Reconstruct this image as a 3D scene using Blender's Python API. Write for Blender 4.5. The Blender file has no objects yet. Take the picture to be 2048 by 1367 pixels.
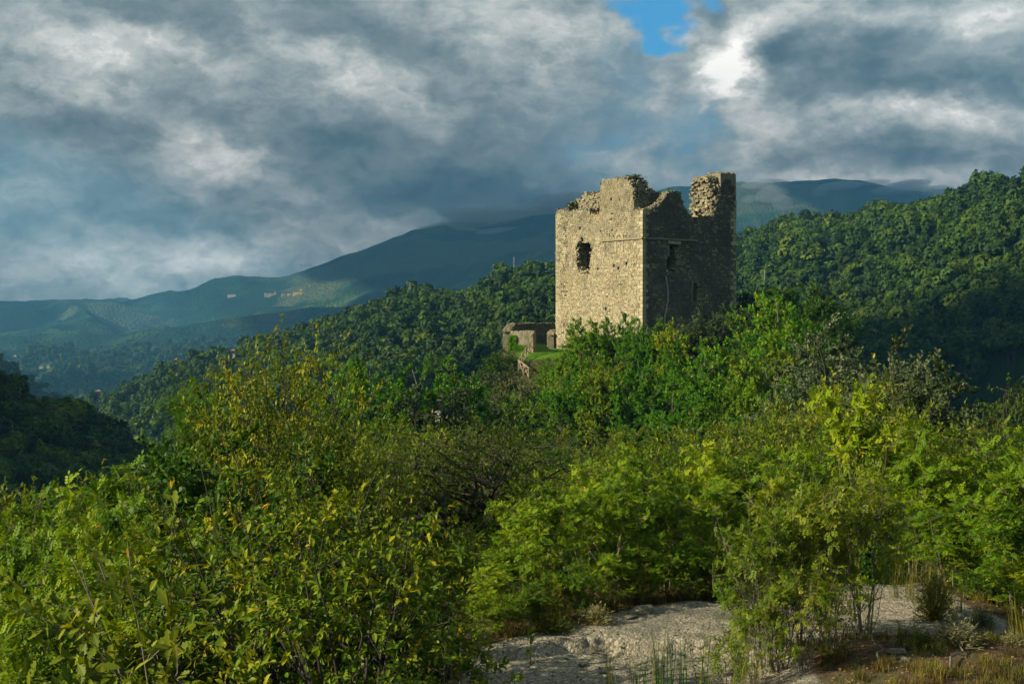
import bpy, math, random
import numpy as np
from mathutils import Vector, Matrix
R = math.radians
SC = bpy.context.scene
COL = SC.collection
# ------------------------------------------------------------------ camera
F = 2844.4                       # focal length in photo pixels (50 mm on 36 mm, 2048 px)
HORIZON = 640.0
PITCH = -math.atan((683.5 - HORIZON) / F)
cam = bpy.data.cameras.new('camera'); co = bpy.data.objects.new('camera', cam); COL.objects.link(co)
cam.lens = 50; cam.sensor_width = 36; cam.clip_start = 0.1; cam.clip_end = 60000
co.location = (0, 0, 0); co.rotation_euler = (math.pi / 2 + PITCH, 0, 0)
SC.camera = co
SUN_AZ = R(-111.0); SUN_EL = R(26)       # azimuth from +Y towards +X
SUN_DIR = Vector((math.sin(SUN_AZ) * math.cos(SUN_EL), math.cos(SUN_AZ) * math.cos(SUN_EL), math.sin(SUN_EL)))

def ray(px, py):
    x = (px - 1024.0) / F; z = -(py - 683.5) / F
    c, s = math.cos(PITCH), math.sin(PITCH)
    return np.array([x, c - z * s, s + z * c])
def P(px, py, d):
    r = ray(px, py); r = r * (d / r[1]); return r
def zat(px, py, d): return P(px, py, d)[2]
def proj(x, y, z):
    c, s = math.cos(PITCH), math.sin(PITCH)
    yy = y * c + z * s; zz = -y * s + z * c
    return 1024 + F * x / yy, 683.5 - F * zz / yy

# ------------------------------------------------------------------ node helper
class NB:
    def __init__(s, tree): s.t = tree; s.n = tree.nodes; s.l = tree.links
    def new(s, typ, **kw):
        n = s.n.new(typ)
        for k, v in kw.items(): setattr(n, k, v)
        return n
    def put(s, sock, v):
        if v is None: return
        if hasattr(v, 'is_output'): s.l.new(v, sock)
        else:
            if hasattr(sock.default_value, '__len__') and not hasattr(v, '__len__'): v = [v] * len(sock.default_value)
            if hasattr(sock.default_value, '__len__') and len(sock.default_value) == 4 and len(v) == 3: v = tuple(v) + (1,)
            sock.default_value = v
    def m(s, op, a, b=None, c=None, clamp=False):
        n = s.new('ShaderNodeMath', operation=op, use_clamp=clamp)
        for i, v in enumerate((a, b, c)):
            if v is not None: s.put(n.inputs[i], v)
        return n.outputs[0]
    def v(s, op, a, b=None, c=None, scale=None):
        n = s.new('ShaderNodeVectorMath', operation=op)
        for i, x in enumerate((a, b, c)):
            if x is not None: s.put(n.inputs[i], x)
        if scale is not None: s.put(n.inputs['Scale'], scale)
        return n.outputs['Value'] if op in ('DOT_PRODUCT', 'LENGTH', 'DISTANCE') else n.outputs[0]
    def noise(s, vec, scale, detail=4, rough=0.55, dist=0.0, color=False):
        n = s.new('ShaderNodeTexNoise'); s.put(n.inputs['Vector'], vec)
        n.inputs['Scale'].default_value = scale; n.inputs['Detail'].default_value = detail
        n.inputs['Roughness'].default_value = rough; n.inputs['Distortion'].default_value = dist
        return n.outputs['Color' if color else 'Fac']
    def voro(s, vec, scale, feature='F1', out='Distance', rnd=1.0):
        n = s.new('ShaderNodeTexVoronoi', feature=feature); s.put(n.inputs['Vector'], vec)
        n.inputs['Scale'].default_value = scale; n.inputs['Randomness'].default_value = rnd
        return n.outputs[out]
    def ramp(s, fac, stops, interp='LINEAR'):
        n = s.new('ShaderNodeValToRGB'); s.put(n.inputs[0], fac)
        e = n.color_ramp.elements; n.color_ramp.interpolation = interp
        while len(e) < len(stops): e.new(0.5)
        for el, (p, c) in zip(e, stops):
            el.position = p; el.color = (tuple(c) + (1,)) if hasattr(c, '__len__') else (c, c, c, 1)
        return n.outputs[0]
    def mix(s, fac, a, b, mode='MIX'):
        n = s.new('ShaderNodeMix', data_type='RGBA', blend_type=mode)
        s.put(n.inputs[0], fac); s.put(n.inputs[6], a); s.put(n.inputs[7], b)
        return n.outputs[2]
    def attr(s, name, out='Fac'):
        n = s.new('ShaderNodeAttribute', attribute_name=name); return n.outputs[out]
    def rng(s, x, a, b, c, d, interp='LINEAR'):
        n = s.new('ShaderNodeMapRange', interpolation_type=interp, clamp=True)
        for i, v in enumerate((x, a, b, c, d)): s.put(n.inputs[i], v)
        return n.outputs[0]
    def sep(s, vec):
        n = s.new('ShaderNodeSeparateXYZ'); s.put(n.inputs[0], vec); return n.outputs
    def comb(s, x, y, z):
        n = s.new('ShaderNodeCombineXYZ')
        for i, v in enumerate((x, y, z)): s.put(n.inputs[i], v)
        return n.outputs[0]

# ------------------------------------------------------------------ world: Nishita sky behind a broken cloud deck
W = bpy.data.worlds.new('World'); SC.world = W; W.use_nodes = True
nb = NB(W.node_tree); nb.n.clear()
sky = nb.new('ShaderNodeTexSky', sky_type='NISHITA', sun_disc=False)
sky.sun_elevation = SUN_EL; sky.sun_rotation = SUN_AZ % (2 * math.pi)
sky.altitude = 400; sky.air_density = 1.0; sky.dust_density = 0.6; sky.ozone_density = 2.0
D = nb.v('NORMALIZE', nb.new('ShaderNodeTexCoord').outputs['Generated'])
dx, dy, dz = nb.sep(D)
az = nb.m('ARCTAN2', dx, dy); el = nb.m('ARCSINE', dz)
Q = nb.comb(az, el, 0)
Ds = nb.v('MULTIPLY', D, (1, 1, 1.7))
w1 = nb.v('SUBTRACT', nb.noise(Ds, 7.0, 5, 0.6, color=True), (0.5, 0.5, 0.5))
w2 = nb.v('SUBTRACT', nb.noise(Ds, 22.0, 6, 0.62, color=True), (0.5, 0.5, 0.5))
Qw = nb.v('MULTIPLY_ADD', w1, (0.10, 0.05, 0), Q)
Qw = nb.v('MULTIPLY_ADD', w2, (0.062, 0.036, 0), Qw)
def azel(px, py):
    r = ray(px, py); return math.atan2(r[0], r[1]), math.asin(r[2] / np.linalg.norm(r))
def blobs(lst, Qv):
    acc = None
    for (px, py, rx, ry, amp, rot) in lst:
        a, e = azel(px, py)
        d = nb.v('SUBTRACT', Qv, (a, e, 0))
        if rot:
            vr = nb.new('ShaderNodeVectorRotate', rotation_type='Z_AXIS'); nb.put(vr.inputs[0], d); vr.inputs['Angle'].default_value = R(rot); d = vr.outputs[0]
        d = nb.v('MULTIPLY', d, (F / rx, F / ry, 0))
        g = nb.m('EXPONENT', nb.m('MULTIPLY', nb.v('DOT_PRODUCT', d, d), -1.0))
        acc = nb.m('MULTIPLY_ADD', g, amp, acc if acc is not None else 0.0)
    return acc
CLOUD = [  # photo x, y, half widths, brightness change, tilt
 (120, 60, 200, 60, .10, 0), (280, 90, 190, 60, .22, 20), (170, 160, 120, 75, .22, 30), (690, 150, 170, 75, .24, 20),
 (850, 215, 150, 50, .12, 12), (400, 300, 120, 60, .24, 25), (530, 345, 160, 48, .22, 24), (470, 400, 120, 40, .08, 0),
 (60, 390, 100, 60, .08, 0), (640, 478, 230, 34, .20, -4), (180, 530, 320, 60, .24, 0), (460, 520, 160, 34, .16, 0), (20, 200, 120, 60, .10, 0),
 (880, 40, 120, 60, .20, 0), (1090, 60, 110, 70, .17, 0), (1075, 150, 60, 50, .12, 0),
 (440, 20, 260, 50, -.15, 0), (640, 70, 190, 30, -.13, 8), (60, 260, 160, 110, -.11, 0), (250, 270, 130, 60, -.10, 0),
 (360, 175, 120, 30, -.06, 15), (820, 330, 330, 85, -.19, 8), (1000, 420, 260, 60, -.22, 0), (260, 415, 240, 45, -.11, 10), (480, 450, 130, 26, -.10, 8),
 (1170, 260, 120, 60, -.02, 0), (1440, 95, 66, 48, .33, 0), (1490, 120, 50, 60, .40, 0), (1420, 150, 50, 40, .26, 0), (1480, 185, 46, 40, .40, 0), (1340, 60, 46, 36, .20, 0), (1390, 100, 60, 40, .15, 0), (1560, 25, 150, 40, .34, 0),
 (1310, 175, 36, 60, .22, 0), (1270, 320, 80, 26, .24, 0), (1720, 110, 190, 70, -.14, 0), (1640, 180, 140, 40, -.12, 0), (1900, 190, 200, 34, -.18, 0),
 (1980, 40, 120, 70, .32, 0), (1780, 20, 90, 40, .14, 0), (1790, 228, 150, 36, .32, 0), (1950, 250, 160, 45, .26, 0), (1580, 250, 90, 60, .20, 0), (1500, 235, 70, 60, .14, 0),
 (1700, 318, 320, 30, -.10, 0), (1510, 330, 60, 40, .14, 0), (1640, 376, 340, 26, .30, 0), (1950, 350, 160, 30, .12, 0),
]
B = blobs(CLOUD, Qw)
fb = nb.noise(Ds, 6.0, 9, 0.62, 0.15); fb2 = nb.noise(Ds, 20.0, 9, 0.64, 0.1)
B = nb.m('ADD', B, nb.m('MULTIPLY', nb.m('SUBTRACT', fb, 0.5), 0.55))
B = nb.m('ADD', B, nb.m('MULTIPLY', nb.m('SUBTRACT', fb2, 0.5), 0.50))
bil = nb.m('ABSOLUTE', nb.m('SUBTRACT', nb.m('MULTIPLY', nb.noise(nb.v('MULTIPLY_ADD', w2, (.06, .06, .06), Ds), 11.0, 6, 0.55), 2.0), 1.0))
B = nb.m('MULTIPLY_ADD', bil, -0.62, B)
bil2 = nb.m('ABSOLUTE', nb.m('SUBTRACT', nb.m('MULTIPLY', nb.noise(nb.v('MULTIPLY_ADD', w2, (.03, .03, .03), Ds), 32.0, 5, 0.6), 2.0), 1.0))
B = nb.m('MULTIPLY_ADD', bil2, -0.34, B)
B = nb.m('ADD', B, 0.525)
cloudcol = nb.ramp(B, [(0.0, (.044, .070, .088)), (0.20, (.084, .114, .128)), (0.40, (.158, .188, .192)), (0.56, (.27, .295, .285)), (0.74, (.48, .475, .44)), (0.95, (.86, .83, .77))])
VEIL = [(1360, 300, 90, 60, .8, 0), (1440, 230, 45, 70, .7, 20), (1215, 298, 60, 26, .6, 0), (1270, 190, 60, 70, .4, 0), (1200, 90, 40, 60, .3, 0), (1160, 250, 120, 80, .25, 0)]
veil = nb.m('MULTIPLY', blobs(VEIL, Qw), nb.rng(B, .25, .65, 1.0, .15), clamp=True)
cloudcol = nb.mix(veil, cloudcol, (.135, .29, .40))
HOLES = [(1285, 20, 50, 70, 1.5, 0), (1230, 10, 40, 40, .5, 0), (1400, -10, 50, 26, .9, 0), (1290, 105, 34, 26, .8, 0), 
         (990, 0, 30, 14, .6, 0), (1400, 180, 40, 70, -.4, 0), (1300, 300, 200, 100, -.4, 0)]
Hm = nb.m('ADD', blobs(HOLES, Qw), nb.m('MULTIPLY', nb.m('SUBTRACT', fb2, 0.5), 0.6))
hole = nb.rng(Hm, 0.22, 1.10, 0.0, 1.0, 'SMOOTHSTEP')
skyc = nb.v('MULTIPLY', sky.outputs[0], (0.30, 0.86, 1.12))
bg1 = nb.new('ShaderNodeBackground'); nb.put(bg1.inputs[0], skyc); bg1.inputs[1].default_value = 0.085
bg2 = nb.new('ShaderNodeBackground'); nb.put(bg2.inputs[0], cloudcol); bg2.inputs[1].default_value = 1.0
ms = nb.new('ShaderNodeMixShader'); nb.put(ms.inputs[0], hole); nb.l.new(bg2.outputs[0], ms.inputs[1]); nb.l.new(bg1.outputs[0], ms.inputs[2])
wo = nb.new('ShaderNodeOutputWorld'); nb.l.new(ms.outputs[0], wo.inputs[0])
W.cycles.sampling_method = 'MANUAL'; W.cycles.sample_map_resolution = 512
# ------------------------------------------------------------------ sun and exposure
sl = bpy.data.lights.new('sun', 'SUN'); so = bpy.data.objects.new('sun', sl); COL.objects.link(so)
sl.energy = 5.0; sl.angle = R(0.55); sl.color = (1.0, 0.87, 0.63)
so.rotation_euler = SUN_DIR.to_track_quat('Z', 'Y').to_euler()
SC.view_settings.view_transform = 'Standard'; SC.view_settings.look = 'None'
SC.view_settings.exposure = 0.9; SC.view_settings.gamma = 1.0; SC.view_settings.use_curve_mapping = False
SC.render.engine = 'CYCLES'
cy = SC.cycles
cy.max_bounces = 4; cy.diffuse_bounces = 1; cy.glossy_bounces = 1; cy.transmission_bounces = 2; cy.transparent_max_bounces = 8
cy.volume_bounces = 0; cy.use_adaptive_sampling = True; cy.adaptive_threshold = 0.02; cy.caustics_reflective = False; cy.caustics_refractive = False
cy.use_denoising = True

# ------------------------------------------------------------------ mesh helpers
def mesh_np(name, V, Fc, mats, attrs=None, mi=None, smooth=False):
    me = bpy.data.meshes.new(name)
    V = np.asarray(V, np.float32).reshape(-1, 3); Fc = np.asarray(Fc, np.int32); n, k = Fc.shape
    me.vertices.add(len(V)); me.vertices.foreach_set('co', V.ravel())
    me.loops.add(n * k); me.loops.foreach_set('vertex_index', Fc.ravel())
    me.polygons.add(n); me.polygons.foreach_set('loop_start', np.arange(0, n * k, k, dtype=np.int32))
    me.polygons.foreach_set('use_smooth', np.full(n, bool(smooth)))
    for m in (mats if isinstance(mats, (list, tuple)) else [mats]): me.materials.append(m)
    if mi is not None: me.polygons.foreach_set('material_index', np.asarray(mi, np.int32))
    me.update(calc_edges=True)
    for k2, (dom, arr) in (attrs or {}).items():
        a = me.attributes.new(k2, 'FLOAT', dom); a.data.foreach_set('value', np.asarray(arr, np.float32))
    return me
def link(name, data, parent=None, loc=None, rot=None, scale=None, **props):
    o = bpy.data.objects.new(name, data); COL.objects.link(o)
    if parent is not None: o.parent = parent
    if loc is not None: o.location = loc
    if rot is not None: o.rotation_euler = rot
    if scale is not None: o.scale = scale if hasattr(scale, '__len__') else (scale,) * 3
    for k, v in props.items():
        if v is not None: o[k] = v
    return o
class MB:
    """collects boxes, tubes and loose faces (as quads/tris -> triangles)"""
    def __init__(s): s.V = []; s.F = []; s.c = []; s.n = 0; s.M = []
    def add(s, V, Fc, c=0.5, m=0):
        V = np.asarray(V, float).reshape(-1, 3); Fc = np.asarray(Fc, int)
        if Fc.shape[1] == 4: Fc = np.concatenate([Fc[:, [0, 1, 2]], Fc[:, [0, 2, 3]]])
        s.V.append(V); s.F.append(Fc + s.n); s.c.append(np.full(len(V), c) if not hasattr(c, '__len__') else np.asarray(c)); s.n += len(V)
        s.M.append(np.full(len(Fc), m))
    BF = np.array([[0, 1, 3, 2], [4, 6, 7, 5], [0, 4, 5, 1], [2, 3, 7, 6], [0, 2, 6, 4], [1, 5, 7, 3]])
    def box(s, lo, hi, c=0.5, jit=0, rng=None, M=None, m=0):
        lo = np.asarray(lo, float); hi = np.asarray(hi, float)
        V = np.array([[x, y, z] for x in (lo[0], hi[0]) for y in (lo[1], hi[1]) for z in (lo[2], hi[2])])
        if jit: V = V + rng.uniform(-jit, jit, V.shape)
        if M is not None: V = V @ M[:3, :3].T + M[:3, 3]
        s.add(V, s.BF, c, m)
    def tube(s, pts, rad, seg=5, c=0.5, m=0, cap=True):
        pts = np.asarray(pts, float); n = len(pts); rad = np.broadcast_to(np.asarray(rad, float), (n,))
        T = np.gradient(pts, axis=0); T /= np.linalg.norm(T, axis=1)[:, None] + 1e-9
        ref = np.array([0.3, 0.2, 1.0]) if abs(T[0, 2]) < 0.9 else np.array([1.0, 0.2, 0.1])
        A = np.cross(T, ref); A /= np.linalg.norm(A, axis=1)[:, None] + 1e-9; Bv = np.cross(T, A)
        th = np.linspace(0, 2 * np.pi, seg, endpoint=False)
        V = pts[:, None] + rad[:, None, None] * (np.cos(th)[None, :, None] * A[:, None] + np.sin(th)[None, :, None] * Bv[:, None])
        Fq = []
        for i in range(n - 1):
            for j in range(seg): Fq.append((i * seg + j, i * seg + (j + 1) % seg, (i + 1) * seg + (j + 1) % seg, (i + 1) * seg + j))
        s.add(V.reshape(-1, 3), Fq, c, m)
        if cap and seg >= 3:
            for b in (0, (n - 1) * seg):
                s.add(V.reshape(-1, 3)[b:b + seg], [(0, j, j + 1) for j in range(1, seg - 1)], c, m)
    def mesh(s, name, mats, smooth=False):
        return mesh_np(name, np.concatenate(s.V), np.concatenate(s.F), mats, {'tone': ('POINT', np.concatenate(s.c))}, np.concatenate(s.M), smooth)
def vnoise2(x, y, seed=0):
    """smooth value noise, vectorised"""
    x = np.asarray(x, float); y = np.asarray(y, float)
    xi = np.floor(x).astype(np.int64); yi = np.floor(y).astype(np.int64); fx = x - xi; fy = y - yi
    fx = fx * fx * (3 - 2 * fx); fy = fy * fy * (3 - 2 * fy)
    def h(a, b):
        n = (a * 374761393 + b * 668265263 + seed * 1442695041) & 0xffffffff
        n = ((n ^ (n >> 13)) * 1274126177) & 0xffffffff
        return ((n ^ (n >> 16)) & 0xffff) / 65535.0
    return (h(xi, yi) * (1 - fx) + h(xi + 1, yi) * fx) * (1 - fy) + (h(xi, yi + 1) * (1 - fx) + h(xi + 1, yi + 1) * fx) * fy
def fbm(x, y, seed=0, oct=4, gain=0.5):
    a = 0; amp = 1; tot = 0
    for i in range(oct):
        a = a + amp * (vnoise2(x * 2 ** i, y * 2 ** i, seed + i * 7) - 0.5); tot += amp; amp *= gain
    return a / tot * 2

# ------------------------------------------------------------------ materials
def mat(name):
    m = bpy.data.materials.new(name); m.use_nodes = True; b = NB(m.node_tree)
    bs = m.node_tree.nodes['Principled BSDF']; return m, b, bs
def leaf_mat(name, stops, transl=0.26, rough=0.55, back=1.25, spec=0.16, gain=1.36):
    """stops: colours across per-leaf tone; object random shifts the tree as a whole"""
    m, b, bs = mat(name)
    t = b.attr('tone'); oi = b.new('ShaderNodeObjectInfo').outputs['Random']
    t2 = b.m('ADD', b.m('MULTIPLY', t, 0.72), b.m('MULTIPLY', oi, 0.28))
    c = b.ramp(t2, stops)
    c = b.mix(0.75, c, b.ramp(oi, [(0, (.32, .46, .45)), (.15, (.55, .72, .6)), (.35, (1.08, 1.05, .6)), (.6, (.55, .72, .6)), (.8, (1.0, 1.05, .7)), (1, (1.14, 1.12, .6))]), 'MULTIPLY')
    c = b.v('MULTIPLY', c, tuple(gain * g_ for g_ in (1.16, 1.08, .55)))
    b.put(bs.inputs['Base Color'], c); bs.inputs['Roughness'].default_value = rough; bs.inputs['Specular IOR Level'].default_value = spec
    tr = b.new('ShaderNodeBsdfTranslucent'); b.put(tr.inputs[0], b.v('MULTIPLY', c, (back * 1.25, back * 1.15, back * .4)))
    mx = b.new('ShaderNodeMixShader'); mx.inputs[0].default_value = transl
    b.l.new(bs.outputs[0], mx.inputs[1]); b.l.new(tr.outputs[0], mx.inputs[2])
    b.l.new(mx.outputs[0], b.n['Material Output'].inputs[0])
    return m
def bark_mat(name, a, c2, scale=8):
    m, b, bs = mat(name); tc = b.new('ShaderNodeTexCoord').outputs['Object']
    n = b.noise(b.v('MULTIPLY', tc, (1, 1, .25)), scale, 5, .7)
    b.put(bs.inputs['Base Color'], b.ramp(n, [(.3, a), (.7, c2)])); bs.inputs['Roughness'].default_value = .9
    bp = b.new('ShaderNodeBump'); bp.inputs['Strength'].default_value = .6; bp.inputs['Distance'].default_value = .02
    b.put(bp.inputs['Height'], n); b.l.new(bp.outputs[0], bs.inputs['Normal']); return m
M_bark_dark = bark_mat('dark_bark', (.018, .014, .010), (.06, .05, .035))
M_bark_pale = bark_mat('pale_bark', (.10, .085, .06), (.24, .21, .16))
M_wood = bark_mat('weathered_wood', (.20, .155, .10), (.38, .30, .20), 5)
L_ash = leaf_mat('ash_leaf', [(0, (.035, .095, .006)), (.45, (.095, .165, .010)), (.85, (.18, .22, .018)), (1, (.26, .21, .02))], .28)
L_big = leaf_mat('cherry_leaf', [(0, (.024, .068, .008)), (.5, (.080, .125, .010)), (.85, (.22, .21, .020)), (1, (.30, .16, .03))], .24, .48)
L_oak = leaf_mat('oak_leaf', [(0, (.035, .075, .012)), (.5, (.105, .140, .022)), (.85, (.23, .235, .050)), (1, (.42, .26, .07))], .32, .5)
L_wil = leaf_mat('narrow_leaf', [(0, (.034, .080, .010)), (.5, (.105, .145, .018)), (.85, (.21, .215, .035)), (1, (.32, .24, .03))], .32, .45)
L_holm = leaf_mat('holm_oak_leaf', [(0, (.020, .038, .018)), (.5, (.065, .088, .080)), (1, (.18, .20, .22))], .10, .45)
L_maple = leaf_mat('maple_leaf', [(0, (.018, .085, .004)), (.5, (.055, .150, .006)), (.85, (.13, .20, .010)), (1, (.21, .20, .02))], .28, .5)
L_yel = leaf_mat('yellowing_leaf', [(0, (.05, .12, .006)), (.5, (.12, .18, .010)), (1, (.24, .235, .02))], .28, .5)
L_dark = leaf_mat('dark_shrub_leaf', [(0, (.010, .036, .008)), (.5, (.024, .066, .012)), (1, (.07, .12, .02))], .18, .45)
L_pine = leaf_mat('pine_needle', [(0, (.02, .07, .012)), (.5, (.055, .13, .018)), (1, (.12, .19, .03))], .25, .45)
L_grass = leaf_mat('dry_grass_blade', [(0, (.07, .10, .02)), (.5, (.15, .15, .07)), (1, (.30, .26, .17))], .3, .6, gain=1.)
L_silver = leaf_mat('silvery_shrub_leaf', [(0, (.05, .06, .065)), (.5, (.11, .115, .15)), (1, (.19, .18, .25))], .2, .7)
L_hill = leaf_mat('hillside_leaf', [(0, (.016, .050, .009)), (.5, (.040, .090, .012)), (1, (.095, .155, .018))], .15, .7, 1.2, .25, gain=.95)
L_hill2 = leaf_mat('dark_hillside_leaf', [(0, (.010, .034, .010)), (.5, (.022, .058, .014)), (1, (.05, .10, .02))], .1, .7, 1.2, .25, gain=.9)
L_hill3 = leaf_mat('olive_hillside_leaf', [(0, (.024, .060, .010)), (.5, (.055, .105, .014)), (1, (.13, .17, .02))], .15, .7, 1.2, .25, gain=1.0)
L_dry = leaf_mat('brown_dry_stems', [(0, (.035, .026, .014)), (.5, (.085, .065, .034)), (1, (.19, .16, .10))], .2, .7, gain=1.)
# ------------------------------------------------------------------ terrain
TH = R(36.0)                         # direction of the tower's shaded face
E1 = np.array([math.cos(TH), math.sin(TH), 0.0]); E2 = np.array([-math.sin(TH), math.cos(TH), 0.0])
TC = P(1285, 690, 140.0); TC[2] = 0.0            # near corner (plan)
def sstep(x, a, b):
    t = np.clip((np.asarray(x, float) - a) / (b - a), 0, 1); return t * t * (3 - 2 * t)
def near_h(x, y):
    x = np.asarray(x, float); y = np.asarray(y, float); d = np.hypot(x, y)
    z = -3.2 + 0 * x
    z = z - np.clip(y - 17.0, 0, 300) * 0.125 - 0.9 * sstep(y, 17, 21)
    z = z - 1.6 * sstep(-x, 0.6, 3.0) - 0.16 * np.clip(-x - 2, 0, 400) * sstep(y, 6, 20)
    z = z - 1.2 * sstep(x, 5.2, 7.6) * sstep(y, 8, 14) - 0.05 * np.clip(x - 8, 0, 400)
    cx, cy_ = 13.0, 154.0
    r = np.hypot((x - cx) * .95 + .9 * np.minimum(x - .5, 0), np.where(y < cy_, .72, 1.) * (y - cy_))
    ang = np.arctan2(y - cy_, x - cx)
    r = r * (1 + 0.08 * np.sin(3 * ang + 1))
    w = 1 - sstep(r, 12.0, 33)
    plate = -2.9 + (y - 152) * 0.075
    plate = np.minimum(plate, -1.7)
    z = z * (1 - w) + plate * w
    z = z + 0.35 * fbm(x / 9, y / 9, 3) * sstep(d, 19, 40) + 0.05 * fbm(x / 1.3, y / 1.3, 5)
    return z
def I(px, xs, ys): return np.interp(px, xs, ys)
def zpy(py, d): return (HORIZON - py) / F * d
Cx = [-2500, -900, -400, 0, 60, 150, 250, 330, 450, 600, 900]; Cy = [330, 400, 535, 726, 745, 785, 835, 882, 955, 1060, 1150]
C2x = [-2500, -800, -200, 0, 60, 120, 160, 260, 420]; C2y = [380, 470, 650, 700, 728, 772, 800, 880, 930]
Dx = [-900, 0, 150, 250, 330, 400, 480, 540, 600, 700, 760, 810, 850, 885, 905, 960, 1000, 1050, 1110, 1200, 1300, 1400, 1480, 1560, 1650, 1700, 1780, 1860, 1900, 1960, 2048, 2400, 3000, 5000]
Dy = [960, 900, 805, 775, 740, 716, 693, 676, 660, 625, 603, 584, 576, 586, 600, 582, 552, 533, 540, 530, 520, 505, 488, 455, 447, 437, 428, 425, 412, 396, 384, 330, 280, 240]
Fx = [-3000, -600, 0, 100, 240, 330, 380, 430, 480, 560, 640, 720, 780, 830, 900, 1000, 1110, 1250, 1400, 1600, 2048, 3000]
Fy = [560, 585, 607, 610, 607, 590, 583, 561, 552, 554, 531, 506, 481, 462, 450, 440, 432, 440, 468, 490, 500, 480]
Gx = [-3000, 600, 1000, 1200, 1300, 1340, 1400, 1480, 1560, 1650, 1720, 1790, 1860, 1950, 2048, 3000]
Gy = [640, 600, 470, 400, 384, 376, 370, 365, 366, 361, 366, 384, 394, 402, 410, 430]
HT = 8.0
def terrain_h(az, d):
    """az, d arrays of equal shape (d = horizontal distance)"""
    az = np.asarray(az, float); d = np.asarray(d, float)
    x = d * np.sin(az); y = d * np.cos(az)
    azc = np.clip(az, R(-70), R(70)); px = 1024 + F * np.tan(azc)
    # spread the corners in plan with a little wobble so ridges are not arcs
    ca = np.cos(azc)
    dC = I(px, [-900, 0, 330, 600], [330, 350, 430, 470]); dC2 = 1500 + 0 * px
    dD = I(px, [-900, 100, 600, 1000, 1300, 1480, 1700, 2048, 3000], [1500, 1350, 1150, 980, 1000, 1150, 1100, 950, 800])
    knots_d = [0 * px + 150, 0 * px + 240, dC, dC + 95, dD * .62, dD, dD * 1.35, 0 * px + 2400, 0 * px + 3400, 0 * px + 5000, 0 * px + 7000, 0 * px + 7600, 0 * px + 8600, 0 * px + 13500]
    n0 = near_h(np.sin(az) * 150, np.cos(az) * 150)
    zC = zpy(I(px, Cx, Cy), dC) - 9.0; zD = zpy(I(px, Dx, Dy), dD) - HT * .8
    z240 = np.minimum(n0 - 14, -36) + 0 * px
    z240 = np.where(px < 420, z240 - 6, z240)
    zlow = I(px, [-900, 0, 500, 1100, 1700, 2048, 2600], [-95, -88, -74, -58, -44, -40, -34])
    zmid = zlow + (zD - zlow) * I(px, [0, 600, 1000, 1500, 2048, 2600], [.18, .30, .34, .36, .42, .45])
    zv = I(px, [-900, 600, 1100, 1500, 2048], [-150, -140, -60, 0, 20])
    z34 = zpy(I(px, [-900, 0, 300, 600, 900, 1200, 1500, 2048], [800, 792, 790, 742, 690, 640, 560, 560]), 3400.)
    z50 = zpy(I(px, [-900, 0, 200, 420, 600, 900, 1110, 1500, 2048], [705, 700, 688, 640, 622, 560, 530, 530, 540]), 5000.)
    zF = zpy(I(px, Fx, Fy), 7000.); zG = zpy(I(px, Gx, Gy), 8600.)
    zFb = np.minimum(zF - 60, zG * .8)
    knots_z = [n0, z240, zC, np.minimum(zC - 22, zlow), zmid * .55 + zlow * .45, zD, zD - 70, zv, z34, z50, zF, zFb, zG, zG - 500]
    # left off-frame C2 ridge
    wC2 = sstep(-px, -420, -200)
    KD = np.stack(knots_d); KZ = np.stack(knots_z)
    lz = KZ[0] + 0 * d
    for i in range(len(knots_d) - 1):
        t = (d - KD[i]) / (KD[i + 1] - KD[i]); inside = (t >= 0) & (t < 1); t = np.clip(t, 0, 1)
        ts = t * t * (3 - 2 * t) if i in (0, 5, 10, 12) else (0.5 * t + 0.5 * t * t * (3 - 2 * t))
        zz = KZ[i] * (1 - ts) + KZ[i + 1] * ts
        lz = np.where(inside, zz, lz)
    lz = np.where(d >= KD[-1], KZ[-1], lz)
    # C2 ridge as a wedge peaking at 1500 m
    zc2 = zpy(I(px, C2x, C2y), 1560.) - 6
    wedge = zc2 - np.abs(d - 1560) * np.where(d < 1560, .32, .5)
    lz = np.where(px < 420, np.maximum(lz, wedge), lz)
    # folds and spurs, fading near the ridge crests so the skyline keeps its shape
    amp = np.interp(d, [150, 300, 700, 1200, 2600, 5000, 9000], [0, 3, 13, 14, 44, 160, 170])
    fade = 1 - .85 * np.exp(-((d - dD) / (dD * .10)) ** 2) - .85 * np.exp(-((d - dC) / 25.) ** 2) - .85 * np.exp(-((d - 7000) / 500.) ** 2) - .85 * np.exp(-((d - 8600) / 600.) ** 2)
    s = np.interp(d, [0, 2000, 5000], [170, 260, 900])
    rid = 1 - 2 * np.abs(fbm(x / 210 + y / 700, y / 330 + 3, 11, 4))
    rid2 = 1 - 2 * np.abs(fbm(x / 1100 + y / 2600, y / 1900 + 5, 21, 5))
    w = sstep(d, 1700, 3000)
    lz = lz + amp * fade * ((rid - .62) * (1 - w) + (rid2 - .62) * w)
    lz = lz + sstep(d, 2500, 5000) * 14 * fbm(x / 160, y / 160, 31, 3)
    return lz
def ground_z(x, y):
    x = np.asarray(x, float); y = np.asarray(y, float); d = np.hypot(x, y); az_ = np.arctan2(x, y)
    w = sstep(d, 165, 215)
    h1 = near_h(x, y); h2 = terrain_h(az_, np.maximum(d, 150.1))
    return h1 * (1 - w) + h2 * w
in_az = np.arctan(np.linspace(-150 - 1024, 2200 - 1024, 520) / F)
out_r = np.linspace(in_az[-1], math.pi, 70)[1:]; out_l = np.linspace(-math.pi, in_az[0], 70)[1:-1]
AZ = np.concatenate([out_l, in_az, out_r]); AZ = AZ[:-1] if abs(AZ[-1] - math.pi) < 1e-6 and abs(AZ[0] + math.pi) < 1e-3 else AZ
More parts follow.
